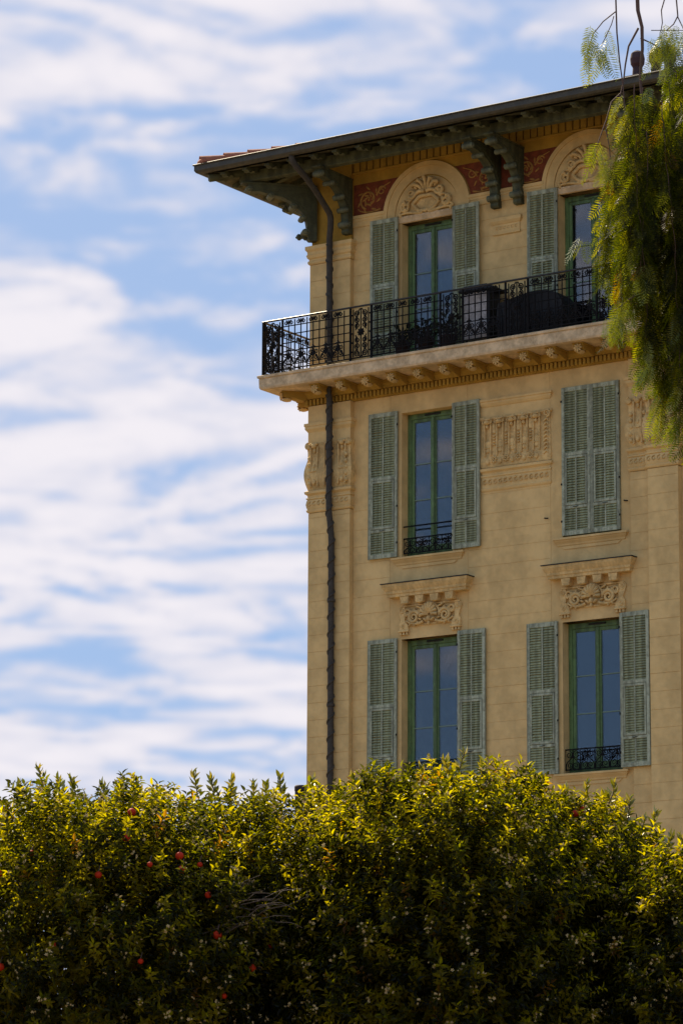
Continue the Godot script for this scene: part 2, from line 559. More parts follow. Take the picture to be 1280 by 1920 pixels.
# the carved capital zone: a bead frieze, a shoulder, a curved body with volutes, and the string course on top
func capital(parent: Node3D, x0: float, x1: float, zf: float) -> void:
	var s := Shape.new()
	s.mould(x0, x1, -0.01, zf, [Vector2(0.004, 13.715), Vector2(0.02, 13.73), Vector2(0.03, 13.76), Vector2(0.012, 13.775), Vector2(0.022, 13.80), Vector2(0.034, 13.86), Vector2(0.022, 13.93), Vector2(0.012, 13.945), Vector2(0.03, 13.955), Vector2(0.03, 13.975), Vector2(0.01, 13.985), Vector2(0.012, 14.02), Vector2(0.05, 14.05), Vector2(0.055, 14.085), Vector2(0.01, 14.11)])
	put(s, "shoulder_moulding", M.stucco, parent)
	s = Shape.new()
	var body := [Vector2(0.008, 14.112)]
	for i in 13:
		var t := i / 12.0
		body.append(Vector2(0.012 + 0.05 * sin(PI * clampf(t * 1.55, 0.0, 1.0)) + 0.018 * smoothstep(0.8, 1.0, t), 14.125 + t * 0.80))
	body.append(Vector2(0.015, 14.93))
	s.mould(x0, x1, -0.01, zf - 0.004, body)
	put(s, "capital_body", M.stone, parent)
	s = Shape.new()
	s.mould(x0, x1, -0.01, zf, [Vector2(0.008, 14.932), Vector2(0.008, 15.13), Vector2(0.02, 15.15), Vector2(0.05, 15.19), Vector2(0.05, 15.235), Vector2(0.062, 15.24), Vector2(0.062, 15.29), Vector2(0.01, 15.295), Vector2(0.01, 15.60)])
	put(s, "string_course", M.stucco, parent)
	# carving
	s = Shape.new()
	var w := x1 - x0
	var cnt := maxi(1, roundi(w / 0.27))
	for k in cnt:
		var cx := x0 + w * (k + 0.5) / cnt
		s.ball3(V(cx, 14.88, zf + 0.05), 0.055, 0.05, 0.05)
		s.ball3(V(cx - 0.05, 14.91, zf + 0.045), 0.035, 0.028, 0.035)
		s.ball3(V(cx + 0.05, 14.91, zf + 0.045), 0.035, 0.028, 0.035)
		s.ball3(V(cx, 14.80, zf + 0.03), 0.028, 0.05, 0.03)
		for e in [-1.0, 1.0]:
			s.tube(on_wall(bez(Vector2(cx + e * 0.075, 14.86), Vector2(cx + e * 0.06, 14.6), Vector2(cx + e * 0.07, 14.4), Vector2(cx + e * 0.075, 14.16)), zf + 0.045), 0.016, 0.02, 5)
		s.box(V(cx - 0.05, 14.42, zf + 0.0), V(cx + 0.05, 14.44, zf + 0.072), 0.004)
		s.ball3(V(cx, 14.24, zf + 0.05), 0.04, 0.055, 0.03)
		s.ball3(V(cx, 14.52, zf + 0.035), 0.03, 0.045, 0.03)
	for e in [x0, x1]:
		var dir := -1.0 if e == x0 else 1.0
		for r in 5: s.ball3(V(e - dir * 0.05 + 0.01 * sin(r * 4.0), 14.22 + r * 0.11, zf + 0.05), 0.035, 0.04, 0.03, 0.5)
		s.tube(on_wall(spiral(Vector2(e - dir * 0.02, 14.885), 0.055, 0.01, PI * 0.5, dir * -1.6), zf + 0.055), 0.018, 0.01, 6)
		s.ball3(V(e, 14.885, zf + 0.03), 0.06, 0.055, 0.045)
	put(s, "capital_carving", M.stone, parent)
	s = Shape.new()
	var beads := int(w / 0.088)
	for k in beads:
		var cx := x0 + w * (k + 0.5) / beads
		s.tube(on_wall(spiral(Vector2(cx, 13.865), 0.045, 0.012, PI * 0.4, 0.9, 9), zf + 0.036), 0.011, 0.007, 4)
	put(s, "bead_frieze", M.stone, parent)

# the wide carved panel between the window bays of the middle floor
func console_panel(b: Node3D, x0: float, x1: float) -> void:
	var p := part("console_panel", b)
	var s := Shape.new()
	s.mould(x0, x1, -0.01, 0.0, [Vector2(0.002, 13.70), Vector2(0.02, 13.72), Vector2(0.03, 13.75), Vector2(0.012, 13.765), Vector2(0.015, 13.94), Vector2(0.03, 13.955), Vector2(0.03, 13.975), Vector2(0.01, 13.985), Vector2(0.012, 14.02), Vector2(0.05, 14.05), Vector2(0.055, 14.085), Vector2(0.01, 14.11)])
	put(s, "shoulder_moulding", M.stucco, p)
	s = Shape.new()
	s.mould(x0, x1, -0.01, 0.0, [Vector2(0.02, 14.112), Vector2(0.035, 14.2), Vector2(0.02, 14.35), Vector2(0.012, 14.9), Vector2(0.05, 14.935), Vector2(0.05, 14.97), Vector2(0.005, 14.975)])
	put(s, "panel_ground", M.stone, p)
	s = Shape.new()
	s.mould(x0, x1, -0.01, 0.0, [Vector2(0.004, 15.15), Vector2(0.02, 15.165), Vector2(0.045, 15.205), Vector2(0.045, 15.235), Vector2(0.062, 15.24), Vector2(0.062, 15.275), Vector2(0.005, 15.28)])
	put(s, "string_course", M.stucco, p)
	var n := 5
	var pitch := (x1 - x0 - 0.12) / n
	for k in n:
		var cx := x0 + pitch * (k + 0.5)
		s = Shape.new()
		# head under the ledge
		s.ball3(V(cx, 14.87, 0.075), 0.055, 0.042, 0.05)
		s.box(V(cx - 0.075, 14.905, 0.0), V(cx + 0.075, 14.935, 0.10), 0.008)
		for e in [-1.0, 1.0]: s.tube(on_wall(spiral(Vector2(cx + e * 0.06, 14.88), 0.035, 0.008, PI * 0.5, e * -1.4, 10), 0.07), 0.014, 0.009, 5)
		s.ball3(V(cx, 14.80, 0.06), 0.026, 0.035, 0.03)
		# hollow shaft between two ribs, a tongue below
		for e in [-1.0, 1.0]: s.box(V(cx + e * 0.058 - 0.014, 14.3, 0.0), V(cx + e * 0.058 + 0.014, 14.86, 0.055), 0.006)
		s.box(V(cx - 0.045, 14.36, 0.0), V(cx + 0.045, 14.56, 0.042), 0.012)
		for e in [-1.0, 1.0]: s.ball3(V(cx + e * 0.03, 14.44, 0.045), 0.02, 0.012, 0.018)
		s.ball3(V(cx, 14.2, 0.045), 0.035, 0.05, 0.025)
		put(s, "console", M.stone, p)
		if k < n - 1:
			var mx := cx + pitch * 0.5
			s = Shape.new()
			s.box(V(mx - 0.034, 14.68, 0.0), V(mx + 0.034, 14.86, 0.04), 0.01)
			for j in 4: s.ball3(V(mx, 14.49 + j * 0.048, 0.03), 0.028, 0.017, 0.02)
			for j in 8:
				var a := TAU * j / 8.0
				s.ball3(V(mx + cos(a) * 0.042, 14.235 + sin(a) * 0.042, 0.045), 0.026, 0.017, 0.018, a, 6, 4)
			s.ball3(V(mx, 14.235, 0.055), 0.016, 0.016, 0.016)
			put(s, "rosette", M.stone, p)
	# leafy scroll at the free end
	s = Shape.new()
	for j in 9: s.tube(on_wall(bez(Vector2(x1 - 0.1, 14.22 + j * 0.068), Vector2(x1 - 0.06, 14.28 + j * 0.068), Vector2(x1 - 0.02, 14.27 + j * 0.068), Vector2(x1 - 0.015, 14.23 + j * 0.068), 5), 0.04), 0.017, 0.01, 5)
	s.tube(on_wall(spiral(Vector2(x1 - 0.03, 14.9), 0.07, 0.01, -PI * 0.5, 1.7), 0.06), 0.02, 0.01, 6)
	put(s, "end_scroll", M.stone, p)
	s = Shape.new()
	var beads := int((x1 - x0) / 0.095)
	for k in beads:
		var cx := x0 + (x1 - x0) * (k + 0.5) / beads
		s.tube(on_wall(spiral(Vector2(cx, 13.855), 0.048, 0.012, PI * 0.4, 0.9, 9), 0.03), 0.012, 0.007, 4)
	put(s, "bead_frieze", M.stone, p)

# ---------------------------------------------------------------- windows and shutters
func window(b: Node3D, o: Array) -> void:
	var w := part("window", b)
	var x0: float = o[0]
	var x1: float = o[1]
	var y0: float = o[2]
	var y1: float = o[3]
	var z := -0.185
	var s := Shape.new()
	s.box(V(x0 + 0.001, y0 + 0.001, z - 0.07), V(x0 + 0.07, y1 - 0.001, z), 0.006)
	s.box(V(x1 - 0.07, y0 + 0.001, z - 0.07), V(x1 - 0.001, y1 - 0.001, z), 0.006)
	s.box(V(x0 + 0.071, y1 - 0.09, z - 0.07), V(x1 - 0.071, y1 - 0.001, z), 0.006)
	s.box(V(x0 + 0.071, y0 + 0.001, z - 0.07), V(x1 - 0.071, y0 + 0.06, z), 0.006)
	put(s, "frame", M.green, w)
	var xm := (x0 + x1) * 0.5
	for e in [[x0 + 0.072, xm - 0.002], [xm + 0.002, x1 - 0.072]]:
		s = Shape.new()
		var st := 0.055
		s.box(V(e[0], y0 + 0.061, z - 0.06), V(e[0] + st, y1 - 0.091, z - 0.012), 0.008)
		s.box(V(e[1] - st, y0 + 0.061, z - 0.06), V(e[1], y1 - 0.091, z - 0.012), 0.008)
		s.box(V(e[0] + st, y1 - 0.15, z - 0.058), V(e[1] - st, y1 - 0.091, z - 0.014), 0.006)
		s.box(V(e[0] + st, y0 + 0.061, z - 0.058), V(e[1] - st, y0 + 0.2, z - 0.014), 0.006)
		put(s, "casement", M.green, w)
		for dz in [-0.030, -0.034, -0.046, -0.050]:
			s = Shape.new()
			var p := [V(e[0] + st, y0 + 0.2, z + dz), V(e[1] - st, y0 + 0.2, z + dz), V(e[1] - st, y1 - 0.15, z + dz), V(e[0] + st, y1 - 0.15, z + dz)]
			s.quad(p[0], p[1], p[2], p[3])
			put(s, "pane", M.glass, w)
		for f in [0.37, 0.66]:
			s = Shape.new()
			var y := lerpf(y0 + 0.2, y1 - 0.15, f)
			s.box(V(e[0] + st, y - 0.008, z - 0.0285), V(e[1] - st, y + 0.008, z - 0.018), 0.003)
			put(s, "glazing_bar", M.bar, w)
	s = Shape.new()
	s.box(V(xm - 0.027, y0 + 0.062, z - 0.011), V(xm + 0.027, y1 - 0.092, z + 0.012), 0.008)
	put(s, "meeting_stile", M.green, w)
	s = Shape.new()
	s.box(V(xm - 0.16, y1 - 0.055, z + 0.001), V(xm + 0.16, y1 - 0.025, z + 0.025), 0.006)
	put(s, "vent", M.dark, w)

var slat_mesh := {}
func slat_shape(w: float, wear: float) -> Mesh:
	var key := "%.3f %.2f" % [w, wear]
	if not slat_mesh.has(key):
		var s := Shape.new()
		# a thin board, its outer edge low
		var q := PackedVector2Array([Vector2(-0.014, 0.020), Vector2(-0.010, 0.024), Vector2(0.018, -0.016 - wear), Vector2(0.014, -0.021 - wear)])
		s.prism(q, V(0, 0, 1), V(0, 1, 0), Vector3.ZERO, -w * 0.5, w * 0.5)
		slat_mesh[key] = s.mesh()
	return slat_mesh[key]

# a louvred leaf: its low left corner at the node, its front at z = 0.04
func shutter(b: Node3D, x0: float, x1: float, y0: float, y1: float, z: float, flip := false, each := false, tilt := 0.0) -> Node3D:
	var sh := part("shutter", b, V(x1 if flip else x0, y0, z))
	sh.rotation = Vector3(0, (rng.randf_range(0.004, 0.05) if z > 0.0 else 0.0) * (-1.0 if not flip else 1.0), rng.randf_range(-0.0035, 0.0035))
	var w := x1 - x0
	var h := y1 - y0
	var ox := -w if flip else 0.0
	var st := 0.058
	var s := Shape.new()
	s.box(V(ox, 0, 0), V(ox + st, h, 0.04), 0.005)
	s.box(V(ox + w - st, 0, 0), V(ox + w, h, 0.04), 0.005)
	s.box(V(ox + st, 0, 0.001), V(ox + w - st, 0.075, 0.038), 0.004)
	s.box(V(ox + st, h - 0.075, 0.001), V(ox + w - st, h, 0.038), 0.004)
	var ya := 0.19 * h
	var yb := 0.535 * h
	s.box(V(ox + st, ya - 0.03, 0.001), V(ox + w - st, ya + 0.02, 0.038), 0.004)
	s.box(V(ox + st, yb, 0.001), V(ox + w - st, yb + 0.055, 0.038), 0.004)
	put(s, "frame", M.shutter, sh)
	s = Shape.new()
	var xm := ox + w * 0.5
	s.box(V(xm - 0.014, 0.075, 0.002), V(xm + 0.014, ya - 0.03, 0.034), 0.004)
	put(s, "mullion", M.shutter, sh)
	s = Shape.new()
	s.box(V(xm - 0.014, yb + 0.055, 0.002), V(xm + 0.014, h - 0.075, 0.034), 0.004)
	put(s, "mullion", M.shutter, sh)
	# the small flap in the middle, in a frame of its own
	s = Shape.new()
	var fx0 := ox + st + 0.006
	var fx1 := ox + w - st - 0.006
	var fy0 := ya + 0.026
	var fy1 := yb - 0.006
	s.box(V(fx0, fy0, 0.006), V(fx0 + 0.034, fy1, 0.046), 0.004)
	s.box(V(fx1 - 0.034, fy0, 0.006), V(fx1, fy1, 0.046), 0.004)
	s.box(V(fx0 + 0.034, fy0, 0.007), V(fx1 - 0.034, fy0 + 0.04, 0.045), 0.004)
	s.box(V(fx0 + 0.034, fy1 - 0.04, 0.007), V(fx1 - 0.034, fy1, 0.045), 0.004)
	s.box(V(xm - 0.012, fy0 + 0.04, 0.008), V(xm + 0.012, fy1 - 0.04, 0.042), 0.004)
	put(s, "flap", M.shutter, sh)
	var all := Shape.new()
	var zones := [[ox + st, xm - 0.014, 0.075, ya - 0.03, 0.018], [xm + 0.014, ox + w - st, 0.075, ya - 0.03, 0.018], [fx0 + 0.034, xm - 0.012, fy0 + 0.04, fy1 - 0.04, 0.024], [xm + 0.012, fx1 - 0.034, fy0 + 0.04, fy1 - 0.04, 0.024], [ox + st, xm - 0.014, yb + 0.055, h - 0.075, 0.018], [xm + 0.014, ox + w - st, yb + 0.055, h - 0.075, 0.018]]
	for zn in zones:
		var n := roundi((zn[3] - zn[2]) / 0.043)
		var sag := rng.randf() * 6.0
		for i in n:
			var y := lerpf(zn[2], zn[3], (i + 0.5) / n)
			var wear := 0.003 * roundf(1.0 + sin(i * 0.9 + sag) + rng.randf_range(-0.7, 0.7))
			if each:
				var o := put_mesh(slat_shape(zn[1] - zn[0], wear), "slat", M.slat, sh)
				o.position = V((zn[0] + zn[1]) * 0.5, y, zn[4])
			else:
				var q := PackedVector2Array([Vector2(-0.014, 0.020), Vector2(-0.010, 0.024), Vector2(0.018, -0.016 - wear), Vector2(0.014, -0.021 - wear)])
				all.prism(q, V(0, 0, 1), V(0, 1, 0), V(0, y, zn[4]), -zn[1], -zn[0])
	if not each: stuff(put(all, "slats", M.slat, sh))
	# hinges and the catch
	var hx := ox + (w if flip else 0.0)
	for y in [0.09, 0.34, 0.90]:
		s = Shape.new()
		s.box(V(hx - 0.014, y * h, 0.0405), V(hx + 0.014, y * h + 0.035, 0.046), 0.002)
		put(s, "hinge", M.iron, sh)
	s = Shape.new()
	s.tube(PackedVector3Array([V(xm - 0.05, ya - 0.004, 0.05), V(xm, ya - 0.012, 0.062), V(xm + 0.05, ya + 0.002, 0.05)]), 0.006, 0.006, 5)
	put(s, "catch", M.iron, sh)
	return sh

func window_guard(b: Node3D, x0: float, x1: float, y0: float, y1: float, upper: float) -> void:
	var g := part("window_guard", b)
	var z := -0.06
	var s := Shape.new()
	s.box(V(x0, y1 - 0.022, z - 0.012), V(x1, y1, z + 0.012), 0.003)
	s.box(V(x0, y0 + 0.03, z - 0.01), V(x1, y0 + 0.048, z + 0.01), 0.003)
	if upper > 0.0: s.box(V(x0, upper - 0.022, z - 0.013), V(x1, upper, z + 0.013), 0.003)
	put(s, "rail", M.iron, g)
	s = Shape.new()
	var n := 4
	var p := (x1 - x0) / n
	var h := y1 - y0
	for k in n:
		var cx := x0 + p * (k + 0.5)
		for e in [-1.0, 1.0]:
			s.tube(on_wall(spiral(Vector2(cx + e * p * 0.23, y1 - 0.095), 0.062, 0.014, PI * 0.5, e * 1.5, 18), z), 0.008, 0.006, 5)
			s.tube(on_wall(bez(Vector2(cx + e * 0.012, y1 - 0.11), Vector2(cx + e * 0.02, y1 - 0.2), Vector2(cx + e * p * 0.5, y1 - 0.17), Vector2(cx + e * p * 0.45, y0 + 0.05)), z), 0.008, 0.008, 5)
			s.tube(on_wall(spiral(Vector2(cx + e * p * 0.2, y0 + h * 0.28), 0.055, 0.012, -PI * 0.5, e * -1.4, 16), z), 0.008, 0.006, 5)
		s.tube(PackedVector3Array([V(cx, y0 + 0.04, z), V(cx, y1 - 0.02, z)]), 0.007, 0.007, 5)
		s.tube(PackedVector3Array([V(cx - p * 0.5, y0 + 0.04, z), V(cx - p * 0.5, y1 - 0.02, z)]), 0.008, 0.008, 5)
		s.ball3(V(cx, y1 - 0.13, z), 0.02, 0.02, 0.015)
	put(s, "scrollwork", M.iron, g)

func build_windows(b: Node3D) -> void:
	for o in OPEN: window(b, o)
	for o in [OPEN[0], OPEN[1]]:
		shutter(b, o[0] - 0.655, o[0] - 0.07, 8.88, 11.385, 0.014, true)
		shutter(b, o[1] + 0.02, o[1] + 0.57, 8.89, 11.40, 0.014 if o[0] < 4.0 else 0.064)
	shutter(b, 1.20, 1.785, 12.78, 15.31, 0.014, true)
	shutter(b, 2.885, 3.44, 12.79, 15.305, 0.014)
	# the closed pair
	shutter(b, 5.005, 5.548, 12.79, 15.285, 0.0, false, true)
	shutter(b, 5.553, 6.098, 12.79, 15.285, 0.0, true, true)
	shutter(b, 1.26, 1.815, 16.14, 18.735, 0.055, true)
	shutter(b, 2.93, 3.47, 16.14, 18.74, 0.055)
	shutter(b, 4.415, 4.985, 16.14, 18.735, 0.055, true)
	shutter(b, 6.10, 6.62, 16.14, 18.74, 0.055)
	window_guard(b, 1.851, 2.869, 12.80, 13.10, 13.31)
	window_guard(b, 4.981, 6.079, 8.90, 9.28, 0.0)
	window_guard(b, 1.851, 2.959, 8.90, 9.28, 0.0)
	# small iron stays left on the wall
	for q in [[6.2, 13.25, 0.4], [4.70, 13.12, 0.2], [3.1, 9.6, 0.3], [1.70, 9.7, -0.3]]:
		var s := Shape.new()
		s.tube(PackedVector3Array([V(q[0] - 0.05, q[1] + 0.02, -0.005), V(q[0], q[1], 0.04), V(q[0] + 0.05, q[1] - 0.02 * q[2], 0.045)]), 0.01, 0.012, 5)
		put(s, "shutter_stay", M.iron, b)
	# sills and aprons
	for q in [[1.70, 3.08, 12.62, OPEN[2]], [4.86, 6.21, 12.62, OPEN[3]], [1.70, 3.10, 8.73, OPEN[0]], [4.86, 6.18, 8.73, OPEN[1]]]:
		var s := Shape.new()
		s.mould(q[0] + 0.05, q[1] - 0.05, -0.3, 0.0, [Vector2(0.0, q[2]), Vector2(0.015, q[2] + 0.015), Vector2(0.02, q[2] + 0.04), Vector2(0.055, q[2] + 0.085), Vector2(0.055, q[2] + 0.10), Vector2(0.075, q[2] + 0.105), Vector2(0.075, q[2] + 0.135), Vector2(0.07, q[2] + 0.14)])
		put(s, "sill", M.stucco, b)
		s = Shape.new()
		s.prism(PackedVector2Array([Vector2(q[0] + 0.11, q[2] - 0.002), Vector2(q[1] - 0.11, q[2] - 0.002), Vector2(q[1] - 0.17, q[2] - 0.05), Vector2(q[0] + 0.17, q[2] - 0.05)]), V(1, 0, 0), V(0, 1, 0), Vector3.ZERO, -0.005, 0.016)
		put(s, "apron", M.stucco, b)

# the hood over each window of the lower floor: cornice, four blocks, carved panel with a shell, two small consoles
func window_hood(b: Node3D, x0: float, x1: float) -> void:
	var p := part("window_hood", b)
	var s := Shape.new()
	s.mould(x0 + 0.2, x1 - 0.2, -0.01, 0.0, [Vector2(0.09, 12.065), Vector2(0.145, 12.07), Vector2(0.15, 12.115), Vector2(0.165, 12.125), Vector2(0.17, 12.165), Vector2(0.19, 12.195), Vector2(0.215, 12.245), Vector2(0.22, 12.285)])
	put(s, "cornice", M.stone, p)
	s = Shape.new()
	s.mould(x0 + 0.2, x1 - 0.2, -0.01, 0.0, [Vector2(0.221, 12.286), Vector2(0.235, 12.288), Vector2(0.235, 12.302), Vector2(0.02, 12.315)])
	put(s, "lead_cover", M.dark, p)
	var c := (x0 + x1) * 0.5
	for k in 4:
		var bx := c + (k - 1.5) * 0.295
		s = Shape.new()
		s.prism(PackedVector2Array([Vector2(-0.065, 11.945), Vector2(0.065, 11.945), Vector2(0.085, 12.064), Vector2(-0.085, 12.064)]), V(1, 0, 0), V(0, 1, 0), V(bx, 0, 0), -0.005, 0.135)
		s.ball3(V(bx, 11.955, 0.09), 0.06, 0.025, 0.04)
		put(s, "block", M.stone, p)
	s = Shape.new()
	s.mould(c - 0.56, c + 0.56, -0.01, 0.0, [Vector2(0.012, 11.90), Vector2(0.03, 11.905), Vector2(0.03, 11.928), Vector2(0.012, 11.935)])
	s.mould(c - 0.52, c + 0.52, -0.01, 0.0, [Vector2(0.006, 11.565), Vector2(0.022, 11.57), Vector2(0.022, 11.595), Vector2(0.008, 11.60)])
	put(s, "fillet", M.stone, p)
	# side pieces with drops
	for e in [-1.0, 1.0]:
		s = Shape.new()
		var q := PackedVector2Array()
		for v in [Vector2(0.42, 11.50), Vector2(0.60, 11.50), Vector2(0.605, 11.62), Vector2(0.57, 11.68), Vector2(0.60, 11.76), Vector2(0.63, 11.86), Vector2(0.61, 11.90), Vector2(0.5, 11.90), Vector2(0.47, 11.8), Vector2(0.5, 11.68), Vector2(0.44, 11.6)]: q.append(Vector2(v.x * e, v.y))
		s.prism(q, V(1, 0, 0), V(0, 1, 0), V(c, 0, 0), -0.005, 0.032)
		s.box(V(c + e * 0.515 - 0.1, 11.475, -0.005), V(c + e * 0.515 + 0.1, 11.502, 0.06), 0.006)
		for d in [-0.06, 0.0, 0.06]: s.lathe(V(c + e * 0.515 + d, 11.42, 0.025), [Vector2(0.0, 0.0), Vector2(0.025, 0.008), Vector2(0.018, 0.055)], 7)
		s.tube(on_wall(spiral(Vector2(c + e * 0.555, 11.84), 0.05, 0.01, PI * 0.5, e * -1.5, 12), 0.034), 0.014, 0.008, 5)
		s.tube(on_wall(spiral(Vector2(c + e * 0.53, 11.58), 0.04, 0.01, -PI * 0.5, e * 1.5, 12), 0.034), 0.012, 0.008, 5)
		put(s, "side_console", M.stone, p)
	# scrolls of leaves
	s = Shape.new()
	for e in [-1.0, 1.0]:
		s.tube(on_wall(spiral(Vector2(c + e * 0.31, 11.71), 0.11, 0.022, PI * 0.9 if e > 0 else PI * 0.1, e * -1.7, 22), 0.045), 0.034, 0.016, 7)
		s.tube(on_wall(bez(Vector2(c + e * 0.12, 11.63), Vector2(c + e * 0.2, 11.58), Vector2(c + e * 0.36, 11.58), Vector2(c + e * 0.46, 11.66)), 0.04), 0.028, 0.016, 7)
		s.tube(on_wall(spiral(Vector2(c + e * 0.43, 11.81), 0.065, 0.012, -PI * 0.5, e * 1.3, 16), 0.04), 0.024, 0.012, 6)
		for j in 9:
			var a := PI * (0.15 + j * 0.19)
			s.ball3(V(c + e * (0.31 + cos(a) * 0.13), 11.71 + sin(a) * 0.125, 0.035), 0.042, 0.019, 0.034, a * e if e > 0 else PI - a, 7, 5)
		for j in 4: s.ball3(V(c + e * (0.15 + j * 0.03), 11.85 + 0.012 * j, 0.035), 0.036, 0.018, 0.03, e * 0.6, 7, 5)
	put(s, "leaf_scrolls", M.stone, p)
	s = Shape.new()
	for j in 9:
		var a := PI * (j / 8.0)
		var d := Vector2(cos(a), sin(a))
		s.tube(PackedVector3Array([V(c + d.x * 0.03, 11.735 + d.y * 0.03, 0.04), V(c + d.x * 0.10, 11.735 + d.y * 0.11, 0.10), V(c + d.x * 0.155, 11.735 + d.y * 0.19, 0.06)]), 0.013, 0.034, 7)
	s.tube(on_wall(spiral(Vector2(c, 11.735), 0.195, 0.195, -0.15, 0.55, 18), 0.04), 0.022, 0.022, 7)
	s.ball3(V(c, 11.66, 0.07), 0.04, 0.05, 0.045)
	s.ball3(V(c, 11.59, 0.06), 0.026, 0.045, 0.032)
	for e in [-1.0, 1.0]: s.ball3(V(c + e * 0.07, 11.65, 0.055), 0.055, 0.024, 0.04, e * 0.6)
	put(s, "shell", M.stone, p)

# ---------------------------------------------------------------- top floor: arches, painted frieze
func arch(b: Node3D, cx: float) -> void:
	var p := part("arch", b)
	var cy := 18.78
	var ring := func(r0: float, r1: float, z0: float, z1: float) -> Shape:
		var s := Shape.new()
		var q := PackedVector2Array()
		var n := 26
		var a0 := asin(-0.06 / r1)
		for i in n + 1: q.append(Vector2.from_angle(lerpf(a0, PI - a0, float(i) / n)) * r1)
		for i in n + 1: q.append(Vector2.from_angle(lerpf(PI - a0, a0, float(i) / n)) * r0)
		s.prism(q, V(1, 0, 0), V(0, 1, 0), V(cx, cy, 0), z0, z1)
		return s
	put(ring.call(0.64, 0.80, -0.005, 0.028), "archivolt", M.stucco, p)
	put(ring.call(0.802, 0.88, -0.005, 0.042), "archivolt", M.stucco, p)
	var s := Shape.new()
	var q := PackedVector2Array()
	for i in 27: q.append(Vector2.from_angle(lerpf(0.0, PI, i / 26.0)) * 0.638)
	s.prism(q, V(1, 0, 0), V(0, 1, 0), V(cx, cy - 0.02, 0), -0.005, 0.012)
	put(s, "tympanum", M.stucco, p)
	s = Shape.new()
	s.mould(cx - 0.58, cx + 0.58, -0.01, 0.0, [Vector2(0.02, 18.63), Vector2(0.03, 18.66), Vector2(0.05, 18.70), Vector2(0.05, 18.735), Vector2(0.02, 18.745)])
	put(s, "lintel", M.slab, p)
	# cartouche: framed oval, crest of plumes, scrolls to both sides
	s = Shape.new()
	var y := 18.92
	var frame := PackedVector2Array()
	for i in 33:
		var a := TAU * i / 32.0
		var r := 1.0 + 0.05 * cos(a * 6.0) - 0.05 * sin(a)
		frame.append(Vector2(cx + cos(a) * 0.245 * r, y + sin(a) * 0.135 * r))
	s.tube(on_wall(frame, 0.045), 0.034, 0.034, 8)
	s.ball3(V(cx, y, 0.008), 0.23, 0.125, 0.014, 0.0, 16, 6)
	put(s, "cartouche", M.stone, p)
	s = Shape.new()
	for j in 5:
		var t := (j - 2) / 2.0
		var a := PI * 0.5 - t * 0.75
		var d := Vector2.from_angle(a)
		var l := 0.25 - 0.06 * absf(t)
		var o := Vector2(cx + t * 0.06, y + 0.2)
		s.tube(PackedVector3Array([V(o.x, o.y, 0.03), V(o.x + d.x * l * 0.5, o.y + d.y * l * 0.7, 0.07), V(o.x + d.x * l + t * 0.02, o.y + d.y * l, 0.11), V(o.x + d.x * l * 1.1 + t * 0.06, o.y + d.y * l * 0.9, 0.07)]), 0.022, 0.046, 7)
		if j < 4: s.ball3(V(cx + (j - 1.5) * 0.085, y + 0.33 - 0.03 * absf(j - 1.5), 0.04), 0.022, 0.05, 0.03, -(j - 1.5) * 0.4, 6, 5)
	put(s, "crest", M.stone, p)
	s = Shape.new()
	for e in [-1.0, 1.0]:
		s.tube(on_wall(bez(Vector2(cx + e * 0.02, y + 0.2), Vector2(cx + e * 0.18, y + 0.26), Vector2(cx + e * 0.22, y + 0.13), Vector2(cx + e * 0.33, y + 0.06)), 0.055), 0.038, 0.024, 7)
		s.tube(on_wall(spiral(Vector2(cx + e * 0.285, y + 0.19), 0.085, 0.015, PI * (0.5 + 0.5 * e), e * 1.5, 20), 0.06), 0.034, 0.016, 7)
		s.tube(on_wall(spiral(Vector2(cx + e * 0.41, y - 0.03), 0.095, 0.015, PI * 0.5, e * -1.6, 20), 0.05), 0.036, 0.016, 7)
		s.tube(on_wall(bez(Vector2(cx + e * 0.06, y - 0.155), Vector2(cx + e * 0.2, y - 0.19), Vector2(cx + e * 0.32, y - 0.1), Vector2(cx + e * 0.52, y - 0.15)), 0.045), 0.036, 0.018, 7)
		for j in 10:
			var t := j / 9.0
			s.ball3(V(cx + e * (0.21 + t * 0.29 + 0.04 * sin(j * 2.4)), y + 0.26 - t * 0.38 + 0.04 * cos(j * 3.1), 0.045), 0.062, 0.027, 0.045, e * (0.9 + sin(j * 1.7)), 7, 5)
		for j in 3: s.ball3(V(cx + e * (0.46 + 0.035 * j), y - 0.05 - 0.03 * j, 0.035), 0.055, 0.025, 0.035, e * -0.5 * j, 7, 5)
	s.ball3(V(cx, y - 0.145, 0.05), 0.06, 0.035, 0.04)
	put(s, "cartouche_scrolls", M.stone, p)

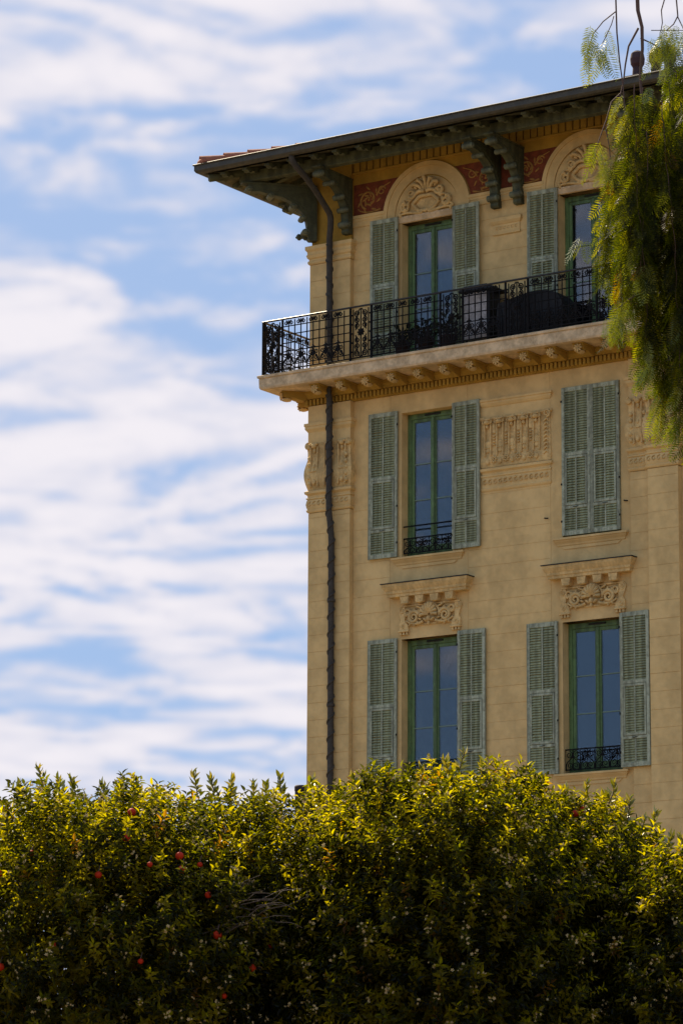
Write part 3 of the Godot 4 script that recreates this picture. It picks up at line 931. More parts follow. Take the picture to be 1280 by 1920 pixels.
func painted_panel(b: Node3D, x0: float, x1: float, cl: float, cr: float) -> void:
	# dark red field between the arches, with painted tendrils
	var p := part("painted_frieze", b)
	var y0 := 18.925
	var y1 := 19.475
	var q := PackedVector2Array()
	var side := func(c: float, e: float, y: float) -> float:
		return c + e * sqrt(maxf(0.895 * 0.895 - (y - 18.78) * (y - 18.78), 0.0))
	var n := 10
	for i in n + 1:
		var y := lerpf(y0, y1, float(i) / n)
		q.append(Vector2(side.call(cr, -1.0, y) if cr > 0.0 else x1, y))
	for i in n + 1:
		var y := lerpf(y1, y0, float(i) / n)
		q.append(Vector2(side.call(cl, 1.0, y) if cl > 0.0 else x0, y))
	var s := Shape.new()
	s.prism(q, V(1, 0, 0), V(0, 1, 0), Vector3.ZERO, -0.004, 0.005)
	put(s, "red_field", M.red, p)
	s = Shape.new()
	var lo: float = q[2 * n + 1].x
	var hi: float = q[0].x
	var cs := []
	if hi - lo > 1.0: cs = [[lo + 0.3, 1.0], [hi - 0.3, -1.0]]
	elif cr > 0.0: cs = [[(lo + hi) * 0.5, -1.0]]
	else: cs = [[(lo + hi) * 0.5, 1.0]]
	for c in cs:
		var e: float = c[1]
		var o := Vector2(c[0], 19.17)
		s.tube(on_wall(spiral(o, 0.18, 0.03, -PI * 0.6, e * 1.6, 24), 0.004), 0.024, 0.012, 6)
		s.tube(on_wall(bez(o + Vector2(-0.25 * e, -0.2), o + Vector2(-0.1 * e, -0.25), o + Vector2(0.16 * e, -0.235), o + Vector2(0.22 * e, -0.14)), 0.004), 0.02, 0.01, 6)
		s.tube(on_wall(bez(o + Vector2(-0.16 * e, 0.05), o + Vector2(-0.24 * e, 0.2), o + Vector2(-0.34 * e, 0.2), o + Vector2(-0.45 * e, 0.25)), 0.004), 0.019, 0.008, 6)
		s.tube(on_wall(spiral(o + Vector2(-0.27 * e, 0.12), 0.09, 0.02, 0.3, e * -1.3, 14), 0.004), 0.018, 0.009, 6)
		for j in 14:
			var a := TAU * j / 14.0 + 0.3
			var r := 0.09 + 0.12 * (j % 2)
			var q2 := o + Vector2(cos(a), sin(a)) * r
			if q2.y > y0 + 0.03 and q2.y < y1 - 0.03: s.ball3(V(q2.x, q2.y, 0.005), 0.06, 0.018, 0.006, a + 0.8, 6, 4)
		s.ball3(V(o.x, o.y, 0.005), 0.025, 0.025, 0.008)
	put(s, "tendrils", M.gold, p)

func top_floor(b: Node3D) -> void:
	for c in [2.36, 5.54]: arch(b, c)
	painted_panel(b, 0.85, 0.0, 0.0, 2.36)
	painted_panel(b, 0.0, 0.0, 2.36, 5.54)
	painted_panel(b, 0.0, 6.66, 5.54, 0.0)
	var s := Shape.new()
	for q in [[0.85, 1.47], [3.25, 4.65], [6.43, 6.66]]:
		s = Shape.new()
		s.mould(q[0], q[1], -0.01, 0.0, [Vector2(0.002, 18.702), Vector2(0.012, 18.71), Vector2(0.022, 18.75), Vector2(0.022, 18.80), Vector2(0.034, 18.805), Vector2(0.034, 18.845), Vector2(0.05, 18.85), Vector2(0.05, 18.905), Vector2(0.006, 18.915)])
		put(s, "impost_band", M.stucco, b)
	s = Shape.new()
	s.box(V(0.846, 19.665, -0.005), V(6.655, 19.695, 0.055), 0.005)
	s.box(V(7.225, 19.665, -0.005), V(10.98, 19.695, 0.055), 0.005)
	put(s, "frieze_ledge", M.ochre, b)
	var fr := part("block_frieze", b)
	var bs := Shape.new()
	bs.box(V(-0.058, 19.70, -0.005), V(0.058, 19.875, 0.045), 0.01)
	var bm := bs.mesh()
	var x := 0.93
	while x < 7.6:
		if x < 6.6 or x > 7.28:
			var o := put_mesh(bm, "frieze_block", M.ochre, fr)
			o.position.x = x
		x += 0.138
	# the small plaque between the windows
	var pl := part("wall_plaque", b)
	s = Shape.new()
	s.mould(3.72, 4.20, -0.01, 0.0, [Vector2(0.0, 18.10), Vector2(0.03, 18.115), Vector2(0.03, 18.15), Vector2(0.018, 18.155), Vector2(0.018, 18.29), Vector2(0.03, 18.295), Vector2(0.06, 18.34), Vector2(0.06, 18.40), Vector2(0.0, 18.405)])
	put(s, "tablet", M.stucco, pl)
	s = Shape.new()
	for k in 6: s.tube(on_wall(spiral(Vector2(3.77 + k * 0.076, 18.22), 0.034, 0.01, 0.8, 0.9, 9), 0.02), 0.009, 0.006, 4)
	put(s, "bead_row", M.stone, pl)

# ---------------------------------------------------------------- balcony
func rail_point(t: float) -> Vector3: return V(t, 0, 0.68)

func build_balcony(b: Node3D) -> void:
	var bal := part("balcony", b)
	var s := Shape.new()
	s.mould(-0.56, 11.0, -5.0, 0.63, [Vector2(0.02, 15.862), Vector2(0.06, 15.868), Vector2(0.075, 15.90), Vector2(0.08, 16.04), Vector2(0.075, 16.055), Vector2(0.10, 16.065), Vector2(0.105, 16.10), Vector2(0.09, 16.112), Vector2(0.0, 16.125)])
	put(s, "slab", M.slab, bal)
	# bed mouldings under the slab, round the corner
	s = Shape.new()
	s.mould(0.0, 11.0, -5.0, 0.0, [Vector2(0.02, 15.602), Vector2(0.06, 15.605), Vector2(0.06, 15.612), Vector2(0.075, 15.615), Vector2(0.075, 15.722), Vector2(0.13, 15.73), Vector2(0.135, 15.765), Vector2(0.165, 15.80), Vector2(0.17, 15.861)])
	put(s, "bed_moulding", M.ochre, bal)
	s = Shape.new()
	var x := -0.06
	while x < 7.5:
		s.box(V(x, 15.618, 0.07), V(x + 0.047, 15.718, 0.125), 0.004)
		x += 0.078
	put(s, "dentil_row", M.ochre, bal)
	s = Shape.new()
	var z := 0.02
	while z > -2.5:
		s.box(V(-0.125, 15.618, z), V(-0.07, 15.718, z + 0.047), 0.004)
		z -= 0.078
	put(s, "dentil_row", M.ochre, bal)
	# brackets with a flower at the front end
	var bk := Shape.new()
	bk.prism(PackedVector2Array([Vector2(0.15, 15.72), Vector2(0.2, 15.70), Vector2(0.26, 15.715), Vector2(0.40, 15.755), Vector2(0.50, 15.745), Vector2(0.545, 15.765), Vector2(0.56, 15.80), Vector2(0.56, 15.8605), Vector2(0.15, 15.8605)]), V(0, 0, 1), V(0, 1, 0), Vector3.ZERO, -0.085, 0.085)
	bk.box(V(-0.105, 15.838, 0.16), V(0.105, 15.861, 0.585), 0.005)
	var bkm := bk.mesh()
	var fl := Shape.new()
	for j in 8:
		var a := TAU * j / 8.0
		fl.ball(V(cos(a) * 0.05, 15.775 + sin(a) * 0.045, 0.575), Basis(V(0, 0, 1), a) * Basis.from_scale(V(0.035, 0.018, 0.022)), 6, 4)
	for j in 5:
		var a := TAU * j / 5.0 + 0.3
		fl.ball(V(cos(a) * 0.022, 15.775 + sin(a) * 0.02, 0.592), Basis(V(0, 0, 1), a) * Basis.from_scale(V(0.02, 0.012, 0.015)), 6, 4)
	for e in [-1.0, 1.0]: fl.ball(V(e * 0.03, 15.715, 0.48), Basis(V(0, 0, 1), e * 0.6) * Basis.from_scale(V(0.05, 0.02, 0.09)), 6, 4)
	var flm := fl.mesh()
	var places := []
	var bx := 0.43
	while bx < 8.0:
		places.append([V(bx, 0, 0), 0.0])
		bx += 0.5215
	places.append([V(0.02, 0, -0.02), -PI * 0.25])
	for k in 4: places.append([V(0, 0, -0.45 - k * 0.52), -PI * 0.5])
	for q in places:
		var mo := part("modillion", b, q[0])
		mo.rotation.y = q[1]
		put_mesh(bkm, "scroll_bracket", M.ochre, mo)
		put_mesh(flm, "flower", M.stone, mo)
	balcony_railing(b)

func scroll_panel(w: float, h: float) -> Shape:
	var s := Shape.new()
	for e in [-1.0, 1.0]:
		s.box(V(e * w * 0.36 - 0.008, 0.03, -0.008), V(e * w * 0.36 + 0.008, h - 0.03, 0.008))
		for k in 5: s.ball3(V(e * w * 0.43, 0.12 + k * h * 0.18, 0), 0.018, 0.018, 0.014, 0.0, 6, 4)
		for f in [[0.10, 1.0, 0.062], [0.24, -1.0, 0.058], [0.36, 1.0, 0.05], [0.64, -1.0, 0.05], [0.75, 1.0, 0.056], [0.88, -1.0, 0.06]]:
			s.tube(on_wall(spiral(Vector2(e * 0.072, h * f[0]), f[2], 0.014, PI * 0.5 * f[1], e * f[1] * -1.55, 16), 0), 0.012, 0.009, 5)
		s.tube(on_wall(bez(Vector2(e * 0.02, h * 0.03), Vector2(e * 0.13, h * 0.2), Vector2(e * 0.02, h * 0.3), Vector2(e * 0.11, h * 0.46)), 0), 0.011, 0.010, 5)
		s.tube(on_wall(bez(Vector2(e * 0.02, h * 0.97), Vector2(e * 0.13, h * 0.82), Vector2(e * 0.02, h * 0.7), Vector2(e * 0.11, h * 0.56)), 0), 0.011, 0.010, 5)
	s.box(V(-0.008, 0.02, -0.008), V(0.008, h - 0.02, 0.008))
	for j in 8:
		var a := TAU * j / 8.0
		s.ball3(V(cos(a) * 0.045, h * 0.51 + sin(a) * 0.045, 0.0), 0.035, 0.02, 0.02, a, 6, 4)
	s.ball3(V(0, h * 0.51, 0.01), 0.035, 0.035, 0.025)
	return s

func grid_panel(w: float, h: float) -> Shape:
	var s := Shape.new()
	var n := maxi(2, roundi(w / 0.128))
	var p := w / n
	var yb := h * 0.36
	var yt := h - 0.125
	for k in range(1, n):
		var x := -w * 0.5 + k * p
		s.box(V(x - 0.0075, 0.02, -0.0075), V(x + 0.0075, h - 0.02, 0.0075))
	for y in [0.085, yb, lerpf(yb, yt, 0.333), lerpf(yb, yt, 0.667), yt]:
		s.box(V(-w * 0.5, y - 0.0075, -0.0085), V(w * 0.5, y + 0.0075, 0.0085))
	# scrolls in pairs about every other bar
	for k in range(1, n, 2):
		var x := -w * 0.5 + k * p
		for e in [-1.0, 1.0]:
			s.tube(on_wall(spiral(Vector2(x + e * 0.055, h - 0.066), 0.042, 0.01, PI * 0.5, e * 1.5, 14), 0), 0.0115, 0.008, 5)
			s.tube(on_wall(spiral(Vector2(x + e * 0.06, h * 0.27), 0.052, 0.012, -PI * 0.5, e * -1.5, 14), 0), 0.0115, 0.008, 5)
			s.tube(on_wall(bez(Vector2(x + e * 0.10, 0.09), Vector2(x + e * 0.12, h * 0.2), Vector2(x + e * 0.01, h * 0.17), Vector2(x + e * 0.012, h * 0.34)), 0), 0.011, 0.010, 5)
			s.tube(on_wall(spiral(Vector2(x + e * 0.055, 0.145), 0.045, 0.012, PI * 0.5, e * -1.4, 12), 0), 0.0115, 0.008, 5)
			s.ball3(V(x + e * 0.03, yb + 0.012, 0), 0.034, 0.016, 0.012, e * -0.5, 6, 4)
		s.ball3(V(x, yb + 0.045, 0), 0.018, 0.034, 0.014, 0.0, 6, 4)
		s.ball3(V(x, h * 0.215, 0), 0.03, 0.03, 0.014, 0.0, 6, 4)
	return s

func balcony_railing(b: Node3D) -> void:
	var y0 := 16.155
	var h := 0.895
	var run := func(posts: Array, start_scroll: bool, at: Vector3, turn: float) -> void:
		var r := part("balcony_railing", b, at)
		r.rotation.y = turn
		var s := Shape.new()
		var a: float = posts[0]
		var e: float = posts[posts.size() - 1]
		s.box(V(a - 0.02, h, -0.022), V(e + 0.02, h + 0.028, 0.022), 0.008)
		put(s, "handrail", M.handrail, r)
		s = Shape.new()
		s.box(V(a, 0.0, -0.012), V(e, 0.02, 0.012), 0.003)
		put(s, "bottom_rail", M.iron, r)
		for x in posts:
			s = Shape.new()
			s.box(V(x - 0.016, -0.045, -0.0165), V(x + 0.016, h, 0.0165), 0.004)
			put(s, "post", M.iron, r)
		var sc := start_scroll
		for i in posts.size() - 1:
			var w: float = posts[i + 1] - posts[i]
			var o: MeshInstance3D
			if sc: o = put(scroll_panel(w, h), "scroll_panel", M.iron, r)
			else: o = put(grid_panel(w, h), "grid_panel", M.iron, r)
			o.position.x = (posts[i] + posts[i + 1]) * 0.5
			sc = not sc
	run.call([-0.575, -0.166, 1.246, 1.673, 3.06, 3.504, 4.339, 4.772, 6.072, 6.501, 7.9, 8.32], true, V(0, y0, 0.68), 0.0)
	run.call([0.0, 0.42, 1.80, 2.22, 3.60, 4.02, 5.3], true, V(-0.575, y0, 0.64), PI * 0.5)

# ---------------------------------------------------------------- eaves and roof
const EAVE := 1.38
const SLOPE := 0.29
func under(z: float) -> float: return 19.70 + (EAVE - z) * SLOPE

func bracket_shape() -> Array:
	# profile out from the wall (x) and up (y), low end at 0
	var q := PackedVector2Array([Vector2(0.0, 0.0), Vector2(0.10, 0.0), Vector2(0.125, 0.03), Vector2(0.12, 0.075), Vector2(0.15, 0.10), Vector2(0.17, 0.155), Vector2(0.15, 0.20), Vector2(0.135, 0.25), Vector2(0.15, 0.36), Vector2(0.185, 0.46), Vector2(0.25, 0.55), Vector2(0.29, 0.57), Vector2(0.31, 0.62), Vector2(0.37, 0.69), Vector2(0.47, 0.75), Vector2(0.58, 0.78), Vector2(0.62, 0.765), Vector2(0.66, 0.80), Vector2(0.80, 0.835), Vector2(0.90, 0.825), Vector2(0.955, 0.86), Vector2(0.97, 0.91), Vector2(0.95, 0.955), Vector2(1.02, 0.97), Vector2(1.02, 1.0), Vector2(0.0, 1.0)])
	var s := Shape.new()
	s.prism(q, V(0, 0, 1), V(0, 1, 0), Vector3.ZERO, -0.075, 0.075)
	s.box(V(-0.09, 0.965, 0.0), V(0.09, 1.001, 1.04), 0.006)
	s.box(V(-0.055, 0.30, 0.02), V(0.055, 0.965, 0.055))
	# flat cheeks
	var c := PackedVector2Array([Vector2(0.03, 0.30), Vector2(0.09, 0.32), Vector2(0.13, 0.5), Vector2(0.26, 0.68), Vector2(0.5, 0.84), Vector2(0.8, 0.90), Vector2(0.8, 0.95), Vector2(0.03, 0.95)])
	s.prism(c, V(0, 0, 1), V(0, 1, 0), Vector3.ZERO, -0.085, 0.085)
	var knobs := []
	for k in [[0.155, 0.15, 0.055], [0.20, 0.40, 0.045], [0.33, 0.60, 0.05], [0.64, 0.775, 0.045], [0.945, 0.87, 0.05]]:
		var t := Shape.new()
		t.tube(PackedVector3Array([V(-0.10, k[1], k[0]), V(0.10, k[1], k[0])]), k[2], k[2], 10)
		t.ball3(V(0.10, k[1], k[0]), 0.025, k[2] * 0.7, k[2] * 0.7)
		t.ball3(V(-0.10, k[1], k[0]), 0.025, k[2] * 0.7, k[2] * 0.7)
		knobs.append(t.mesh())
	return [s.mesh(), knobs]

func build_roof(b: Node3D) -> void:
	var roof := part("roof", b)
	var X0 := -EAVE
	var X1 := 12.5
	var Z0 := EAVE
	var Z1 := -10.5
	var half := (Z0 - Z1) * 0.5
	# tile bed: four slopes to a short ridge
	var top := func(x: float, z: float, lift: float) -> Vector3:
		var d := minf(minf(x - X0, X1 - x), minf(Z0 - z, z - Z1))
		return V(x, 19.70 + d * SLOPE + lift, z)
	var rl: Vector3 = top.call(X0 + half, Z0 - half, 0.0)
	var rr: Vector3 = top.call(X1 - half, Z0 - half, 0.0)
	var s := Shape.new()
	for lift in [0.045, 0.10]:
		var u := V(0, lift, 0)
		var c := [top.call(X0, Z0, 0.0) + u, top.call(X1, Z0, 0.0) + u, top.call(X1, Z1, 0.0) + u, top.call(X0, Z1, 0.0) + u]
		var faces := [[c[0], c[1], rr + u, rl + u], [c[2], c[3], rl + u, rr + u], [c[3], c[0], rl + u], [c[1], c[2], rr + u]]
		for f in faces:
			if f.size() == 4: s.quad(f[0], f[1], f[2], f[3])
			else: s.tri(f[0], f[1], f[2])
	put(s, "tile_bed", M.tile, roof)
	# boards under the tiles: front and left, cut on the hip line
	var n := 12
	for k in n:
		var d0 := 0.04 + k * 0.135
		var d1 := d0 + 0.126
		for side in 2:
			s = Shape.new()
			for face in 2:
				var o := -0.012 if face == 0 else 0.035
				var y0 := 19.70 + d0 * SLOPE + o
				var y1 := 19.70 + d1 * SLOPE + o
				var p: Array
				if side == 0: p = [V(X0 + d0 + 0.01, y0, Z0 - d0), V(X1 - 0.2, y0, Z0 - d0), V(X1 - 0.2, y1, Z0 - d1), V(X0 + d1 + 0.01, y1, Z0 - d1)]
				else: p = [V(X0 + d0, y0, Z0 - d0 - 0.01), V(X0 + d1, y1, Z0 - d1 - 0.01), V(X0 + d1, y1, Z1 + 0.2), V(X0 + d0, y0, Z1 + 0.2)]
				if face == 0: s.quad(p[3], p[2], p[1], p[0])
				else: s.quad(p[0], p[1], p[2], p[3])
			put(s, "soffit_board", M.board, roof)
	# rafters: shaped tails
	var rafter := func(length: float) -> Mesh:
		var q := PackedVector2Array([Vector2(0.0, 0.0), Vector2(0.0, -0.045), Vector2(0.05, -0.05), Vector2(0.075, -0.085), Vector2(0.13, -0.10), Vector2(0.17, -0.075), Vector2(0.22, -0.075), Vector2(0.26, -0.11), Vector2(length, -0.115), Vector2(length, 0.0)])
		for i in q.size(): q[i].y += q[i].x * SLOPE
		var t := Shape.new()
		# u runs inwards from the eave
		t.prism(q, V(0, 0, -1), V(0, 1, 0), Vector3.ZERO, -0.05, 0.05)
		t.tube(PackedVector3Array([V(-0.056, -0.045 + 0.13 * SLOPE, -0.13), V(0.056, -0.045 + 0.13 * SLOPE, -0.13)]), 0.035, 0.035, 8)
		return t.mesh()
	var full: Mesh = rafter.call(1.5)
	var x := X0 + 0.36
	while x < 12.0:
		var l := minf(1.5, x - X0 - 0.06)
		var o := put_mesh(full if l >= 1.5 else rafter.call(l), "rafter", M.timber, roof)
		o.position = V(x, 19.70 - 0.016 + 0.05 * SLOPE, Z0 - 0.05)
		x += 0.47
	var z := Z0 - 0.36
	while z > -6.0:
		var l := minf(1.5, Z0 - z - 0.06)
		var o := put_mesh(full if l >= 1.5 else rafter.call(l), "rafter", M.timber, roof)
		o.position = V(X0 + 0.05, 19.70 - 0.016 + 0.05 * SLOPE, z)
		o.rotation.y = -PI * 0.5
		z -= 0.47
	# hip rafter on the diagonal
	s = Shape.new()
	var hp := PackedVector3Array([V(X0 + 0.06, 19.64, Z0 - 0.06), V(0.0, 19.64 + 1.44 * SLOPE, 0.0)])
	s.tube(hp, 0.09, 0.09, 4)
	put(s, "hip_rafter", M.timber, roof)
	# purlins carried by the brackets
	s = Shape.new()
	s.box(V(-0.94, 19.575, 0.79), V(12.0, 19.765, 0.94), 0.01)
	put(s, "purlin", M.timber, roof)
	s = Shape.new()
	s.box(V(-0.94, 19.577, -6.0), V(-0.79, 19.763, 0.789), 0.01)
	put(s, "purlin", M.timber, roof)
	# gutter: a trough round the eaves
	var prof := [Vector2(-0.03, 19.82), Vector2(-0.03, 19.75), Vector2(0.0, 19.715), Vector2(0.05, 19.70), Vector2(0.10, 19.715), Vector2(0.125, 19.75), Vector2(0.125, 19.835), Vector2(0.145, 19.84), Vector2(0.15, 19.855), Vector2(0.135, 19.866), Vector2(0.115, 19.86)]
	s = Shape.new()
	for i in prof.size() - 1:
		var p: Vector2 = prof[i]
		var q: Vector2 = prof[i + 1]
		s.quad(V(X0 - q.x, q.y, Z0 + q.x), V(X0 - p.x, p.y, Z0 + p.x), V(X1, p.y, Z0 + p.x), V(X1, q.y, Z0 + q.x))
	put(s, "gutter", M.gutter, roof)
	s = Shape.new()
	for i in prof.size() - 1:
		var p: Vector2 = prof[i]
		var q: Vector2 = prof[i + 1]
		s.quad(V(X0 - q.x, q.y, Z1), V(X0 - p.x, p.y, Z1), V(X0 - p.x, p.y, Z0 + p.x), V(X0 - q.x, q.y, Z0 + q.x))
	put(s, "gutter", M.gutter, roof)
	# eave tiles, hip tiles
	var half_tile := func(r0: float, r1: float, l: float) -> Mesh:
		var t := Shape.new()
		var m := 8
		for i in m:
			var a := PI * i / m
			var c := PI * (i + 1) / m
			var da := V(cos(a), sin(a), 0)
			var dc := V(cos(c), sin(c), 0)
			t.smooth(da * r0, da * r1 + V(0, 0, -l), dc * r1 + V(0, 0, -l), dc * r0, da, da, dc, dc)
			t.quad(dc * r0, dc * (r0 - 0.016), da * (r0 - 0.016), da * r0)
			t.smooth(dc * (r0 - 0.016), dc * (r1 - 0.016) + V(0, 0, -l), da * (r1 - 0.016) + V(0, 0, -l), da * (r0 - 0.016), -dc, -dc, -da, -da)
		return t.mesh()
	var et: Mesh = half_tile.call(0.082, 0.066, 0.46)
	x = X0 + 0.25
	while x < 9.0:
		var o := put_mesh(et, "roof_tile", M.tile, roof)
		o.position = V(x, 19.70 + 0.098 + 0.04 * SLOPE + rng.randf_range(-0.01, 0.01), Z0 - 0.04 + rng.randf_range(-0.012, 0.012))
		o.rotation = Vector3(atan(SLOPE), rng.randf_range(-0.02, 0.02), 0)
		x += 0.205
	z = Z0 - 0.25
	while z > -3.0:
		var o := put_mesh(et, "roof_tile", M.tile, roof)
		o.position = V(X0 + 0.04, 19.70 + 0.098 + 0.04 * SLOPE, z)
		o.basis = Basis(V(0, 1, 0), PI * -0.5) * Basis(V(1, 0, 0), atan(SLOPE))
		z -= 0.205
	var ht: Mesh = half_tile.call(0.145, 0.10, 0.48)
	for k in 12:
		var d := -0.04 + k * 0.30
		var o := put_mesh(ht, "hip_tile", M.tile, roof)
		o.position = V(X0 + d, 19.70 + 0.195 + d * SLOPE, Z0 - d)
		o.basis = Basis(V(0, 1, 0), -PI * 0.25) * Basis(V(1, 0, 0), atan(SLOPE / sqrt(2.0)))
	s = Shape.new()
	s.ball3(V(X0 - 0.0, 19.885, Z0 + 0.0), 0.13, 0.105, 0.13, 0.0, 12, 8)
	put(s, "hip_end", M.tile, roof)
	# brackets
	var bm := bracket_shape()
	for q in [[V(0.79, 18.575, 0.06), 0.0, 1.0], [V(3.78, 18.575, 0.0), 0.0, 1.0], [V(4.23, 18.575, 0.0), 0.0, 1.0], [V(0.12, 18.55, 0.09), -PI * 0.25, 1.28], [V(0.0, 18.575, -0.55), -PI * 0.5, 1.0], [V(6.80, 18.575, 0.06), 0.0, 1.0], [V(7.1, 18.575, 0.06), 0.0, 1.0]]:
		var br := part("eave_bracket", b, q[0])
		br.basis = Basis(V(0, 1, 0), q[1]) * Basis.from_scale(V(1, 1, q[2]))
		put_mesh(bm[0], "bracket_arm", M.timber, br)
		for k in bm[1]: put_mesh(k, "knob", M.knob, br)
	# turned drop at the corner bracket's foot
	s = Shape.new()
	for k in [[0.0, 0.075], [0.07, 0.04], [0.12, 0.06], [0.17, 0.02]]: s.ball3(V(-0.06 - k[0], 18.66, 0.16 + k[0] * 0.2), k[1] * 0.75, k[1], k[1], 0.0, 8, 6)
	put(s, "turned_drop", M.timber, b)
	# chimneys
	for c in [[5.12, -2.5, 0.10, 21.62, 1], [5.62, -2.5, 0.26, 21.60, 2]]:
		var ch := part("chimney", b, V(c[0], 0, c[1]))
		s = Shape.new()
		s.box(V(-c[2], 20.4, -0.2), V(c[2], c[3] - 0.35, 0.2), 0.01)
		s.box(V(-c[2] - 0.04, c[3] - 0.35, -0.24), V(c[2] + 0.04, c[3] - 0.27, 0.24), 0.01)
		put(s, "stack", M.brick, ch)
		for k in c[4]:
			s = Shape.new()
			var px: float = 0.0 if c[4] == 1 else (k - 0.5) * 0.26
			s.lathe(V(px, c[3] - 0.27, 0), [Vector2(0.10, 0.0), Vector2(0.085, 0.2), Vector2(0.12, 0.26), Vector2(0.13, 0.36), Vector2(0.11, 0.46), Vector2(0.06, 0.5), Vector2(0.0, 0.51)], 12)
			put(s, "chimney_pot", M.brick, ch)

func build_downpipe(b: Node3D) -> void:
	var d := part("downpipe", b)
	var curve := Curve3D.new()
	curve.add_point(V(0.50, 19.71, 1.40), Vector3.ZERO, V(0, -0.16, 0))
	curve.add_point(V(0.56, 19.36, 0.98), V(0, 0.12, 0.18), V(0, -0.1, -0.2))
	curve.add_point(V(0.57, 18.95, 0.36), V(0, 0.15, 0.2), V(0, -0.12, -0.12))
	curve.add_point(V(0.50, 18.45, 0.235), V(0.03, 0.2, 0.05), V(0, -0.1, 0))
	curve.add_point(V(0.49, 16.13, 0.19), V(0, 0.3, 0), Vector3.ZERO)
	var s := Shape.new()
	var upper := curve.tessellate(4, 3)
	s.tube(upper, 0.056, 0.054, 12)
	put(s, "upper_pipe", M.pipe, d)
	curve = Curve3D.new()
	curve.add_point(V(0.51, 15.855, 0.26), Vector3.ZERO, V(0, -0.05, 0))
	curve.add_point(V(0.52, 15.62, 0.235), V(0, 0.05, 0), V(0, -0.2, 0))
	curve.add_point(V(0.505, 13.75, 0.215), V(0, 0.5, 0), V(0, -0.15, 0))
	curve.add_point(V(0.53, 13.15, 0.17), V(0, 0.2, 0), V(0, -0.3, 0))
	curve.add_point(V(0.535, 7.0, 0.17), V(0, 1, 0), V(0, -1, 0))
	curve.add_point(V(0.535, 0.2, 0.17), V(0, 1, 0))
	s = Shape.new()
	var lower := curve.tessellate(4, 3)
	s.tube(lower, 0.054, 0.054, 12)
	put(s, "lower_pipe", M.pipe, d)
	# a strap wound round it
	for w in [[curve, 0.05, 0.052], [null, 0.0, 0.0]]:
		if w[0] == null: continue
		var len: float = minf(curve.get_baked_length(), 9.0)
		var pts := PackedVector3Array()
		var t := 0.05
		while t < len:
			var c := curve.sample_baked(t)
			var a := t * TAU / 0.30
			pts.append(c + V(cos(a), 0, sin(a)) * 0.055)
			t += 0.02
		s = Shape.new()
		s.tube(pts, 0.017, 0.017, 6)
		put(s, "wound_strap", M.pipe, d)
	s = Shape.new()
	var pts2 := PackedVector3Array()
	var y := 18.4
	while y > 16.2:
		var a := y * TAU / 0.30
		pts2.append(V(lerpf(0.49, 0.50, (y - 16.13) / 2.3), y, lerpf(0.19, 0.235, (y - 16.13) / 2.3)) + V(cos(a), 0, sin(a)) * 0.056)
		y -= 0.02
	s.tube(pts2, 0.016, 0.016, 6)
	put(s, "wound_strap", M.pipe, d)
	for yy in [17.05, 14.75, 12.1, 10.3]:
		s = Shape.new()
		var zz := 0.19 if yy > 16.0 else (0.22 if yy > 13.8 else 0.17)
		var xx := 0.493 if yy > 16.0 else (0.51 if yy > 13.8 else 0.535)
		s.lathe(V(xx, yy, zz), [Vector2(0.056, 0.0), Vector2(0.07, 0.01), Vector2(0.07, 0.05), Vector2(0.056, 0.06)], 12)
		put(s, "collar", M.pipe, d)

